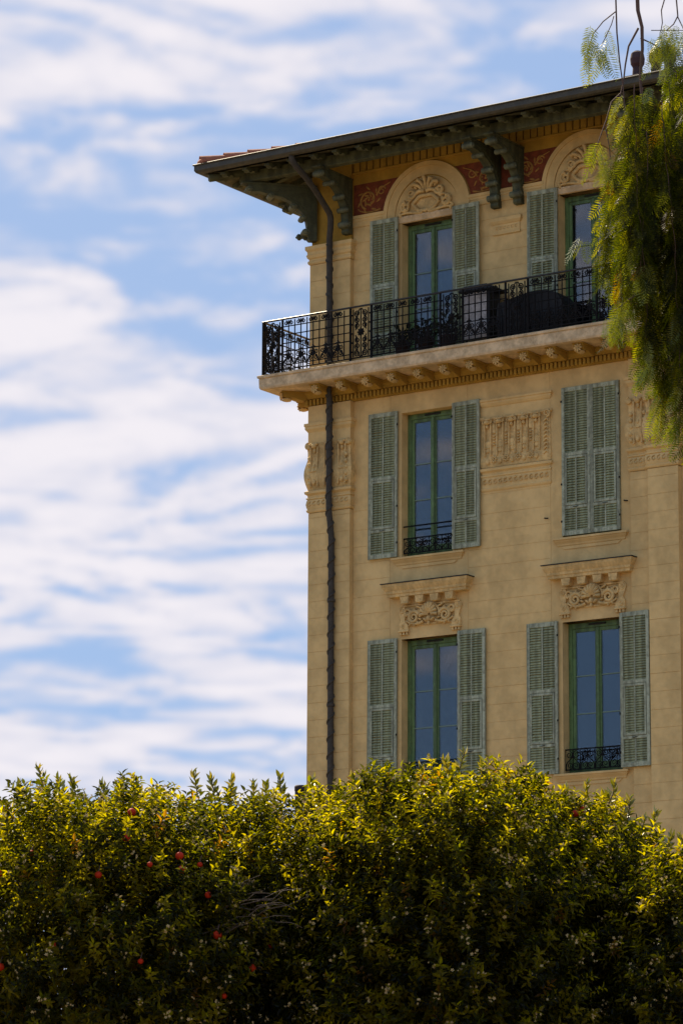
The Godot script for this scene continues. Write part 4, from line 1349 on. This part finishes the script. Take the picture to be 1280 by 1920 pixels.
# ---------------------------------------------------------------- things on the balcony
func balcony_things() -> void:
	var c := thing("balcony_cabinet", "small white cabinet with a dark overhanging lid standing on the balcony", "cabinet", V(3.66, 16.128, 0.33))
	var s := Shape.new()
	s.box(V(-0.25, 0.10, -0.17), V(0.20, 0.90, 0.17), 0.01)
	put(s, "body", M.white, c)
	s = Shape.new()
	s.box(V(0.201, 0.10, -0.175), V(0.26, 0.91, 0.175), 0.008)
	put(s, "side_panel", M.dark, c)
	s = Shape.new()
	s.prism(PackedVector2Array([Vector2(-0.32, 0.915), Vector2(0.38, 0.915), Vector2(0.38, 0.935), Vector2(0.24, 1.0), Vector2(-0.2, 1.0), Vector2(-0.32, 0.935)]), V(1, 0, 0), V(0, 1, 0), Vector3.ZERO, -0.24, 0.24)
	put(s, "lid", M.dark, c)
	for e in [V(-0.22, 0, -0.14), V(0.2, 0, -0.14), V(-0.22, 0, 0.14), V(0.2, 0, 0.14)]:
		s = Shape.new()
		s.box(e, e + V(0.03, 0.099, 0.03), 0.004)
		put(s, "leg", M.dark, c)
	var g := thing("covered_barbecue", "barbecue under a black cover with a rounded top on the balcony", "barbecue", V(4.72, 16.128, 0.3))
	s = Shape.new()
	var q := PackedVector2Array([Vector2(-0.62, 0.0), Vector2(0.62, 0.0), Vector2(0.64, 0.3), Vector2(0.60, 0.52), Vector2(0.5, 0.66), Vector2(0.3, 0.73), Vector2(0.0, 0.74), Vector2(-0.25, 0.70), Vector2(-0.42, 0.66), Vector2(-0.62, 0.62), Vector2(-0.66, 0.3)])
	s.prism(q, V(1, 0, 0), V(0, 1, 0), Vector3.ZERO, -0.24, 0.24)
	put(s, "cover", M.dark, g)
	for k in 7:
		s = Shape.new()
		s.tube(PackedVector3Array([V(-0.55 + k * 0.18, 0.02, 0.245), V(-0.53 + k * 0.18 + 0.02 * sin(k * 3.0), 0.3, 0.25), V(-0.56 + k * 0.18, 0.58, 0.243)]), 0.018, 0.008, 5)
		put(s, "cover_fold", M.dark, g)
	var k := 0
	var labels := ["dark leafy pot plant by the left balcony door, nearest the corner", "dark leafy pot plant on the balcony in front of the left door", "bushy pot plant on the balcony beside the white cabinet"]
	for p in [[2.15, 0.44], [2.62, 0.45], [3.05, 0.42]]:
		var t := thing("pot_plant", labels[k], "pot plant", V(p[0], 16.128, p[1]), "pot plants on the balcony")
		s = Shape.new()
		s.lathe(Vector3.ZERO, [Vector2(0.0, 0.0), Vector2(0.10, 0.0), Vector2(0.14, 0.2), Vector2(0.155, 0.2), Vector2(0.155, 0.24), Vector2(0.12, 0.24), Vector2(0.11, 0.2), Vector2(0.0, 0.2)], 14)
		put(s, "pot", M.clay, t)
		s = Shape.new()
		var top := 0.50 + 0.03 * k
		for j in 110:
			var a := rng.randf() * TAU
			var r := rng.randf_range(0.03, 0.24)
			var y := rng.randf_range(0.24, top)
			var o := V(cos(a) * r, y, sin(a) * r)
			var d := V(cos(a + rng.randf_range(-0.8, 0.8)), rng.randf_range(-0.1, 0.9), sin(a + rng.randf_range(-0.8, 0.8))).normalized()
			var w := d.cross(V(rng.randf_range(-1, 1), 1, rng.randf_range(-1, 1))).normalized()
			var l := rng.randf_range(0.08, 0.13)
			s.quad(o, o + d * l * 0.5 + w * l * 0.22, o + d * l, o + d * l * 0.5 - w * l * 0.22)
			if j % 4 == 0: s.tube(PackedVector3Array([V(0, 0.2, 0), o * 0.6 + V(0, 0.08, 0), o]), 0.006, 0.003, 4)
		put(s, "foliage", M.house_leaf, t)
		k += 1

# ---------------------------------------------------------------- trees
func leaf_into(s: Shape, base: Vector3, dir: Vector3, nor: Vector3, l: float, wd: float, curl: float) -> void:
	# a blade folded on its midrib, tip drooping
	var side := dir.cross(nor).normalized()
	nor = side.cross(dir).normalized()
	var mid := []
	var lf := []
	var rt := []
	var f := [0.0, 0.3, 0.65, 1.0]
	var ww := [0.12, 1.0, 0.78, 0.0]
	for i in 4:
		var t: float = f[i]
		var m := base + dir * (l * t) - nor * (curl * l * t * t)
		mid.append(m)
		var fold: Vector3 = nor * (wd * ww[i] * 0.32)
		lf.append(m - side * (wd * ww[i] * 0.5) + fold)
		rt.append(m + side * (wd * ww[i] * 0.5) + fold)
	for i in 3:
		if i < 2:
			s.quad(mid[i], mid[i + 1], lf[i + 1], lf[i])
			s.quad(rt[i], rt[i + 1], mid[i + 1], mid[i])
		else:
			s.tri(mid[i], mid[i + 1], lf[i])
			s.tri(rt[i], mid[i + 1], mid[i])

func rand_dir() -> Vector3:
	var z := rng.randf_range(-1.0, 1.0)
	var a := rng.randf() * TAU
	var r := sqrt(1.0 - z * z)
	return V(r * cos(a), z, r * sin(a))

func sprig(n: int, length: float, leaf_len: float) -> Mesh:
	# a twig along +Y with leaves all round
	var s := Shape.new()
	for i in n:
		var t := (i + 0.6) / n
		var a := i * 2.4 + rng.randf_range(-0.3, 0.3)
		var out := V(cos(a), 0, sin(a))
		var d := (out * lerpf(1.0, 0.6, t) + V(0, lerpf(-0.55, 0.8, t) + rng.randf_range(-0.3, 0.3), 0)).normalized()
		var nn := (V(0, 1, 0) + rand_dir() * 0.45).normalized()
		leaf_into(s, V(0, length * t, 0) + out * 0.004, d, nn, leaf_len * rng.randf_range(0.75, 1.15), leaf_len * rng.randf_range(0.36, 0.46), rng.randf_range(0.05, 0.3))
	return s.mesh()

func basis_up(d: Vector3, spin: float) -> Basis:
	var y := d.normalized()
	var x := y.cross(V(0.3, 0.1, 0.95)).normalized()
	var z := x.cross(y)
	return Basis(x, y, z) * Basis(V(0, 1, 0), spin)

func scatter(xf: Array, cols: Array, m: Mesh, called: String, mt: Material, parent: Node3D) -> void:
	var mm := MultiMesh.new()
	mm.transform_format = MultiMesh.TRANSFORM_3D
	mm.use_colors = cols.size() > 0
	mm.mesh = m
	mm.instance_count = xf.size()
	for i in xf.size():
		mm.set_instance_transform(i, xf[i])
		if cols.size() > 0: mm.set_instance_color(i, cols[i])
	var o := MultiMeshInstance3D.new()
	o.name = called
	o.multimesh = mm
	o.material_override = mt
	parent.add_child(o, true)
	stuff(o)

func leaf_tint() -> Color:
	var t := rng.randf()
	var c := Color(0.05, 0.057, 0.004)
	if t > 0.38: c = Color(0.14, 0.145, 0.007)
	if t > 0.62: c = Color(0.43, 0.375, 0.013)
	if t > 0.985: c = Color(0.30, 0.15, 0.015)
	var k := rng.randf_range(0.75, 1.25)
	return Color(c.r * k, c.g * k, c.b * k)

var tinted := []
func tinted_leaf(i: int) -> Material:
	if tinted.is_empty():
		for c in [Color(0.08, 0.09, 0.006), Color(0.14, 0.14, 0.008), Color(0.24, 0.205, 0.010), Color(0.30, 0.24, 0.012), Color(0.10, 0.10, 0.007)]:
			var m: StandardMaterial3D = M.leaf.duplicate()
			m.vertex_color_use_as_albedo = false
			m.albedo_color = c.linear_to_srgb()
			# what passes through a blade has the blade's own colour
			m.backlight = Color(1.3 * c.r, 1.22 * c.g, 0.3 * c.b).linear_to_srgb()
			tinted.append(m)
	return tinted[i % 5]

# row of orange trees: u runs along the row, w away from the street
var row_o := Vector3(18.353, 0, 26.22)
var row_u := Vector3(0.8284, 0, -0.5602)
var row_w := Vector3(-0.5602, 0, -0.8284)
func row(u: float, y: float, w: float) -> Vector3: return row_o + row_u * u + row_w * w + V(0, y, 0)

func orange_tree(label: String, u: float, w: float, top: float, rx: float, seed_: int, fruit: Array, n: int, shoots: Array) -> void:
	rng.seed = seed_
	var t := thing("orange_tree", label, "tree", row(u, 0, w), "orange trees in the row")
	t.basis = Basis(row_u, V(0, 1, 0), -row_w)
	var s := Shape.new()
	s.tube(PackedVector3Array([V(0, 0, 0), V(0.03, 0.6, 0.01), V(-0.02, 1.3, 0.02), V(0, 1.9, 0)]), 0.15, 0.10, 10)
	put(s, "trunk", M.bark, t)
	for k in 6:
		var a := TAU * k / 6.0 + rng.randf() * 0.5
		var o := V(cos(a), 0, sin(a))
		s = Shape.new()
		s.tube(PackedVector3Array([V(0, 1.75, 0), V(0, 2.2, 0) + o * 0.2, V(0, lerpf(2.4, top, 0.45), 0) + o * rx * 0.4, V(0, lerpf(2.4, top, 0.66), 0) + o * rx * 0.5]), 0.07, 0.015, 7)
		put(s, "limb", M.bark, t)
	var yb := 1.8
	var cy := (top + yb) * 0.5
	var ry := (top - yb) * 0.5
	var lump := noise(seed_, 1.0, 3)
	var gap := noise(seed_ + 5, 1.2, 2)
	var e := 2.5
	var surf := func(d: Vector3) -> Vector3:
		# full, clipped crown: flat-shouldered, with bulges
		var r := pow(pow(absf(d.x), e) + pow(absf(d.y), e) + pow(absf(d.z), e), -1.0 / e)
		var k := r * (1.0 + 0.13 * lump.get_noise_3d(d.x * 1.6, d.y * 1.6 + seed_, d.z * 1.6))
		return V(d.x * rx * k, d.y * ry * k, d.z * rx * k)
	var xf := [[], [], []]
	var cols := [[], [], []]
	var blossom := []
	var made := 0
	while made < n:
		var d := rand_dir()
		if d.y < -0.6: continue
		var depth := 1.0 - 0.5 * pow(rng.randf(), 1.6)
		var p: Vector3 = surf.call(d) * depth + V(0, cy, 0)
		if gap.get_noise_3dv(p * 1.9) < -0.10 and depth > 0.84: continue
		var g := (d + V(0, 0.55, 0) + rand_dir() * 0.55).normalized()
		var k := rng.randi() % 3
		var sc := rng.randf_range(0.8, 1.2)
		xf[k].append(Transform3D(basis_up(g, rng.randf() * TAU).scaled_local(V(sc, sc, sc)), p))
		cols[k].append(leaf_tint())
		if depth > 0.86 and rng.randf() < 0.20:
			var bp := p + g * 0.14
			for j in rng.randi_range(2, 6):
				var bs := rng.randf_range(0.8, 1.3)
				blossom.append(Transform3D(basis_up((g + rand_dir()).normalized(), rng.randf() * 6.0).scaled_local(V(bs, bs, bs)), bp + rand_dir() * 0.03))
		made += 1
	for k in 3: scatter(xf[k], cols[k], sprigs[k], "foliage", M.leaf, t)
	scatter(blossom, [], flower, "blossom", M.petal, t)
	# leafy shoots that stand out of the crown, each leaf on its own
	for sh in shoots:
		var q := part("shoot", t)
		var len := rng.randf_range(0.16, 0.24)
		var tip := V(sh[0] - u, sh[1], rng.randf_range(-0.1, 0.2))
		var foot := tip - V(rng.randf_range(-0.08, 0.08), len, 0.02)
		s = Shape.new()
		s.tube(PackedVector3Array([foot, (foot + tip) * 0.5 + rand_dir() * 0.01, tip]), 0.006, 0.003, 5)
		put(s, "stem", M.twig, q)
		var cnt := int(len / 0.011) + 4
		for i in cnt:
			var f := (i + 0.5) / cnt
			var a := i * 2.4 + rng.randf()
			var out := V(cos(a), 0, sin(a))
			var d := (out * lerpf(1.0, 0.5, f) + V(0, lerpf(0.3, 1.0, f), 0)).normalized()
			var o := put_mesh(leaf_mesh[i % 3], "leaf", tinted_leaf(rng.randi() % 5), q)
			var sc := rng.randf_range(0.9, 1.45) * lerpf(1.1, 0.85, f)
			o.transform = Transform3D(basis_up(d, rng.randf() * TAU).scaled_local(V(sc, sc, sc)), foot.lerp(tip, f))
	for f in fruit:
		var lx: float = f[0] - u
		var ly: float = f[1] - cy
		var room := 1.0 - pow(absf(lx / rx), e) - pow(absf(ly / ry), e)
		var lz := rx * pow(maxf(room, 0.02), 1.0 / e)
		var o := part("orange", t, V(lx, f[1], lz * 0.97 + rng.randf_range(-0.03, 0.03)))
		s = Shape.new()
		var r := rng.randf_range(0.021, 0.034)
		s.ball3(Vector3.ZERO, r, r * 0.95, r, 0.0, 16, 10)
		put(s, "peel", M.orange, o)
		s = Shape.new()
		s.tube(PackedVector3Array([V(0, r * 0.9, 0), V(0.005, r + 0.02, -0.014), V(0.01, r + 0.05, -0.05)]), 0.004, 0.003, 5)
		put(s, "stalk", M.twig, o)

# bare twigs where a crown has thinned out
func bare_twigs(t: Node3D, at: Vector3) -> void:
	for k in 24:
		var s := Shape.new()
		var a := at + V(rng.randf_range(-0.3, 0.12), rng.randf_range(-0.2, 0.14), rng.randf_range(-0.2, 0.0))
		var d := V(rng.randf_range(0.15, 0.45), rng.randf_range(-0.04, 0.24), rng.randf_range(0.0, 0.14))
		s.tube(PackedVector3Array([a, a + d * 0.33 + rand_dir() * 0.03, a + d * 0.66 + rand_dir() * 0.03 + V(0, 0.02, 0), a + d]), 0.005, 0.0022, 5)
		put(s, "twig", M.pale_twig, t)

var sprigs := []
var leaf_mesh := []
var flower: Mesh

func build_trees() -> void:
	rng.seed = 4242
	for k in 3: sprigs.append(sprig(10 + k, 0.14, 0.058))
	for k in 3:
		var s := Shape.new()
		leaf_into(s, Vector3.ZERO, V(0, 1, 0), V(0, 0, 1), 0.066, 0.026, 0.1 + 0.1 * k)
		leaf_mesh.append(s.mesh())
	var fs := Shape.new()
	for j in 5:
		var a := TAU * j / 5.0
		var d := V(cos(a), 0.5, sin(a)).normalized()
		var w := V(-sin(a), 0, cos(a))
		fs.quad(Vector3.ZERO, d * 0.008 + w * 0.0035, d * 0.0145, d * 0.008 - w * 0.0035)
	fs.ball3(V(0, 0.006, 0), 0.003, 0.006, 0.003, 0.0, 5, 4)
	flower = fs.mesh()
	var tips := [[-2.354, 5.133], [-2.496, 5.003], [-2.186, 5.03], [-2.082, 5.018], [-1.842, 5.006], [-1.721, 4.978], [-1.555, 4.958], [-1.438, 4.917], [-1.143, 5.097], [-1.005, 5.052], [-0.84, 5.057], [-0.673, 4.983], [-0.466, 5.038], [-0.57, 5.004], [-0.218, 5.039], [0.093, 5.041], [0.218, 5.029], [0.383, 5.017], [0.632, 5.135], [0.798, 5.178], [0.964, 5.254], [1.109, 5.179], [1.275, 5.118], [1.503, 5.056], [1.751, 5.016], [1.938, 5.071], [2.166, 5.08], [2.268, 4.935], [2.50, 4.86], [2.40, 4.80]]
	var fruit := [[-1.563, 4.681], [-1.587, 4.461], [-2.284, 4.342], [-1.191, 4.332], [-1.039, 4.269], [-1.166, 4.225], [-1.401, 4.25], [-1.776, 4.166], [-2.519, 4.182], [-0.973, 4.039], [-0.898, 3.736], [-0.522, 3.69], [-2.086, 3.635], [-1.448, 3.525], [-2.478, 3.484], [-0.647, 3.517], [-0.845, 3.292]]
	orange_tree("leftmost orange tree, its dark green crown dotted with many red oranges", -1.85, 0.0, 4.86, 1.45, 101, fruit, 10500, tips.slice(0, 8))
	bare_twigs(get_node("orange_tree"), V(1.13, 3.95, 0.95))
	var back := []
	for q in tips.slice(8, 15): back.append([q[0] * 1.02, 1.6 + (q[1] - 1.6) * 1.02])
	orange_tree("orange tree standing a little behind the row, left of the building corner", -0.42, 0.55, 4.90, 1.25, 202, [], 7000, back)
	orange_tree("tallest orange tree, its crown covering the foot of the lower left window", 0.86, -0.1, 5.02, 1.22, 303, [], 9500, tips.slice(15, 23))
	orange_tree("orange tree below the lower right window with small oranges near its top", 1.74, 0.45, 4.86, 0.95, 404, [[1.83, 4.80], [1.89, 4.84]], 6500, tips.slice(23, 30))
	orange_tree("rightmost orange tree, lower than the rest and cut by the picture edge", 2.85, -0.2, 4.42, 0.95, 505, [], 7000, [[2.55, 4.6], [2.62, 4.58]])

# ---------------------------------------------------------------- pepper tree: a weeping tree to the right of the picture, its twigs hang in
func pinnate_leaf(pairs: int, l: float) -> Mesh:
	# hangs along -Y, leaflets to both sides
	var s := Shape.new()
	s.quad(V(-0.0012, 0, 0), V(0.0012, 0, 0), V(0.0006, -l, 0.02), V(-0.0006, -l, 0.02))
	for i in pairs:
		var t := (i + 0.7) / pairs
		var y := -l * t
		var z := 0.02 * t * t
		var ll := 0.044 * sin(PI * (0.22 + 0.72 * t))
		for e in [-1.0, 1.0]:
			var a := V(0, y, z)
			var tip := V(e * ll, y - ll * rng.randf_range(0.45, 0.7), z + rng.randf_range(-0.006, 0.008))
			var m := a.lerp(tip, 0.45)
			s.quad(a, m + V(0, -0.0036, 0.001), tip, m + V(0, 0.0036, 0.001))
	return s.mesh()

func pepper_tint() -> Color:
	var t := rng.randf()
	var c := Color(0.055, 0.075, 0.006)
	if t > 0.48: c = Color(0.115, 0.13, 0.008)
	if t > 0.84: c = Color(0.25, 0.24, 0.011)
	if t > 0.99: c = Color(0.20, 0.10, 0.02)
	var k := rng.randf_range(0.8, 1.2)
	return Color(c.r * k, c.g * k, c.b * k)

var pepper_mats := []
func pepper_leaf(i: int) -> Material:
	if pepper_mats.is_empty():
		for c in [Color(0.09, 0.12, 0.010), Color(0.15, 0.175, 0.013), Color(0.23, 0.24, 0.015)]:
			var m: StandardMaterial3D = M.pepper.duplicate()
			m.metallic_specular = 0.5
			m.vertex_color_use_as_albedo = false
			m.albedo_color = c.linear_to_srgb()
			# what passes through a blade has the blade's own colour
			m.backlight = Color(1.3 * c.r, 1.22 * c.g, 0.3 * c.b).linear_to_srgb()
			pepper_mats.append(m)
	return pepper_mats[i]

func pepper_tree() -> void:
	rng.seed = 9090
	var home := V(22.273, 0, 32.020)
	var t := thing("pepper_tree", "weeping pepper tree hanging fine feathery twigs into the picture from the right", "tree", home)
	t.basis = Basis(row_u, V(0, 1, 0), -row_w)
	var s := Shape.new()
	s.tube(PackedVector3Array([V(3.4, 0, -0.1), V(3.35, 1.6, -0.05), V(3.45, 3.4, 0.0), V(3.3, 5.2, 0.05), V(3.1, 7.0, 0.0), V(2.85, 8.6, 0.0)]), 0.30, 0.12, 12)
	put(s, "trunk", M.bark, t)
	for q in [[V(2.85, 8.5, 0), V(2.6, 9.4, 0.05), V(2.2, 9.7, 0.05), V(1.78, 9.45, 0.0), V(1.76, 9.0, 0.0)], [V(3.05, 7.4, 0), V(2.8, 8.7, 0.3), V(2.4, 9.3, 0.35), V(2.0, 9.2, 0.2)], [V(3.2, 6.2, 0), V(3.0, 8.0, -0.3), V(2.5, 9.1, -0.3), V(2.1, 9.3, -0.25)]]:
		s = Shape.new()
		s.tube(PackedVector3Array(q), 0.07, 0.016, 8)
		put(s, "limb", M.bark, t)
	# the bare twigs in view
	var twigs := [[0.014, [[1.762, 9.019], [1.769, 8.816], [1.793, 8.715], [1.795, 8.58], [1.78, 8.412], [1.787, 8.211], [1.80, 7.7]]], [0.007, [[1.771, 8.708], [1.712, 8.596], [1.691, 8.478], [1.677, 8.361], [1.65, 8.26]]], [0.006, [[1.70, 9.35], [1.633, 9.019], [1.642, 8.68], [1.656, 8.512], [1.674, 8.361], [1.682, 8.21], [1.687, 8.117]]], [0.005, [[1.667, 8.304], [1.605, 8.243], [1.572, 8.126], [1.536, 8.026], [1.516, 7.969]]], [0.004, [[1.565, 8.083], [1.586, 7.96], [1.592, 7.877]]], [0.004, [[1.634, 8.808], [1.559, 8.747], [1.501, 8.673], [1.474, 8.595]]], [0.003, [[1.624, 8.781], [1.61, 8.731], [1.568, 8.639], [1.545, 8.595]]], [0.005, [[2.05, 9.3], [1.968, 9.02], [1.91, 8.817], [1.916, 8.742], [1.905, 8.682]]], [0.006, [[2.0, 9.25], [1.993, 8.986], [2.009, 8.783], [1.983, 8.733], [1.944, 8.699]]], [0.004, [[2.009, 8.777], [2.053, 8.682]]], [0.005, [[1.783, 8.647], [1.853, 8.614], [1.91, 8.58], [1.941, 8.513]]], [0.003, [[1.848, 8.695], [2.056, 8.696]]]]
	for q in twigs:
		var pts := PackedVector3Array()
		for p in q[1]: pts.append(V(p[0], p[1], 0.02 * sin(p[1] * 5.0)))
		s = Shape.new()
		s.tube(pts, q[0], maxf(q[0] * 0.5, 0.0025), 6)
		put(s, "twig", M.twig, t)
	var leaves := []
	for k in 3: leaves.append(pinnate_leaf(11 + k, 0.14 + 0.03 * k))
	var xf := [[], [], []]
	var cols := [[], [], []]
	var add := func(p: Vector3, hang: Vector3, single: bool) -> void:
		var k := rng.randi() % 3
		var sc := rng.randf_range(0.75, 1.15)
		var f := Transform3D(basis_up(-hang, rng.randf() * TAU).scaled_local(V(sc, sc, sc)), p)
		if single:
			var o := put_mesh(leaves[k], "leaf", pepper_leaf(rng.randi() % 3), t)
			o.transform = f
		else:
			xf[k].append(f)
			cols[k].append(pepper_tint())
	# loose sprays at the tips of the bare twigs
	for q in [[1.474, 8.60, 9], [1.50, 8.66, 5], [1.545, 8.60, 9], [1.60, 8.70, 3], [1.516, 7.97, 10], [1.592, 7.88, 9], [1.687, 8.12, 10], [1.905, 8.68, 10], [1.944, 8.70, 10], [1.94, 8.52, 10], [2.03, 8.70, 8], [1.86, 8.62, 6], [1.65, 8.27, 6], [1.80, 8.3, 8]]:
		for j in q[2]:
			add.call(V(q[0] + rng.randf_range(-0.035, 0.035), q[1] + rng.randf_range(-0.09, 0.04), rng.randf_range(-0.06, 0.06)), (V(0, -1, 0) + rand_dir() * 0.5).normalized(), true)
	# curtains of hanging strands; the outer ones are shorter
	var count := 0
	for i in 98:
		var u0 := 1.60 + 1.5 * pow((i + 0.5) / 98.0, 1.15) + rng.randf_range(-0.03, 0.03)
		var in_ := clampf((u0 - 1.60) / 0.42, 0.0, 1.0)
		var y_top := lerpf(8.0, 8.5, in_) + rng.randf_range(-0.35, 0.12)
		var y_end := lerpf(7.35, 6.45, pow(in_, 0.8)) + rng.randf_range(-0.12, 0.9 if i % 3 == 0 else 0.35)
		if u0 > 2.1: y_end += rng.randf_range(-0.5, 0.6)
		var p := V(u0, y_top, rng.randf_range(-0.4, 0.4))
		var pts := PackedVector3Array()
		var drift := rng.randf_range(-0.07, 0.05)
		while p.y > y_end:
			pts.append(p)
			p += V(drift * 0.06 + rng.randf_range(-0.008, 0.008), -0.05, rng.randf_range(-0.008, 0.008))
			for j in 3:
				var a := rng.randf() * TAU
				add.call(p + V(cos(a), 0, sin(a)) * 0.006, (V(0, -1, 0) + V(cos(a), 0, sin(a)) * rng.randf_range(0.25, 0.85)).normalized(), false)
		if pts.size() > 2:
			s = Shape.new()
			s.tube(pts, 0.0032, 0.0018, 5)
			put(s, "strand", M.twig, t)
			for j in 2: add.call(pts[pts.size() - 1], (V(0, -1, 0) + rand_dir() * 0.3).normalized(), i < 60)
	# one lower spray that reaches out to the left over the balcony edge
	for q in [[1.62, 6.93, 5], [1.66, 6.98, 6], [1.71, 7.0, 8], [1.585, 6.90, 5], [1.43, 7.43, 3], [1.80, 6.62, 6], [1.86, 6.42, 7], [1.95, 6.3, 7]]:
		for j in q[2]: add.call(V(q[0] + rng.randf_range(-0.03, 0.03), q[1] + rng.randf_range(-0.06, 0.03), rng.randf_range(-0.05, 0.05)), (V(-0.2, -1, 0) + rand_dir() * 0.4).normalized(), true)
	s = Shape.new()
	s.tube(PackedVector3Array([V(1.86, 7.6, 0), V(1.80, 7.25, 0.0), V(1.77, 7.06, 0), V(1.70, 7.02, 0), V(1.60, 6.94, 0)]), 0.006, 0.003, 6)
	put(s, "twig", M.twig, t)
	for k in 3: scatter(xf[k], cols[k], leaves[k], "foliage", M.pepper, t)

# ---------------------------------------------------------------- ready
func _ready() -> void:
	rng.seed = 7
	light_and_camera()
	materials()
	M.house_leaf = mat(lin(0.010, 0.016, 0.007), 0.7)
	var s := Shape.new()
	s.quad(V(-400, 0, 400), V(400, 0, 400), V(400, 0, -400), V(-400, 0, -400))
	var ground := put(s, "ground", M.ground, self)
	ground.set_meta("kind", "structure")
	var b := thing("villa", "cream villa with grey-green shutters, a long iron balcony and wide bracketed eaves", "building")
	build_walls(b)
	console_panel(b, 3.47, 4.77)
	build_windows(b)
	window_hood(b, 1.60, 3.26)
	window_hood(b, 4.74, 6.38)
	top_floor(b)
	build_balcony(b)
	build_roof(b)
	build_downpipe(b)
	balcony_things()
	build_trees()
	pepper_tree()
	var post := thing("round_post", "dark round post whose top pokes above the orange trees beside the building corner", "post", V(17.456, 0, 24.896) + row_u * -0.322)
	s = Shape.new()
	s.lathe(Vector3.ZERO, [Vector2(0.05, 0.0), Vector2(0.05, 5.15)], 16)
	put(s, "shaft", M.post, post)
	s = Shape.new()
	s.lathe(Vector3.ZERO, [Vector2(0.054, 5.151), Vector2(0.054, 5.185), Vector2(0.045, 5.195), Vector2(0.0, 5.20)], 16)
	put(s, "cap", M.post, post)
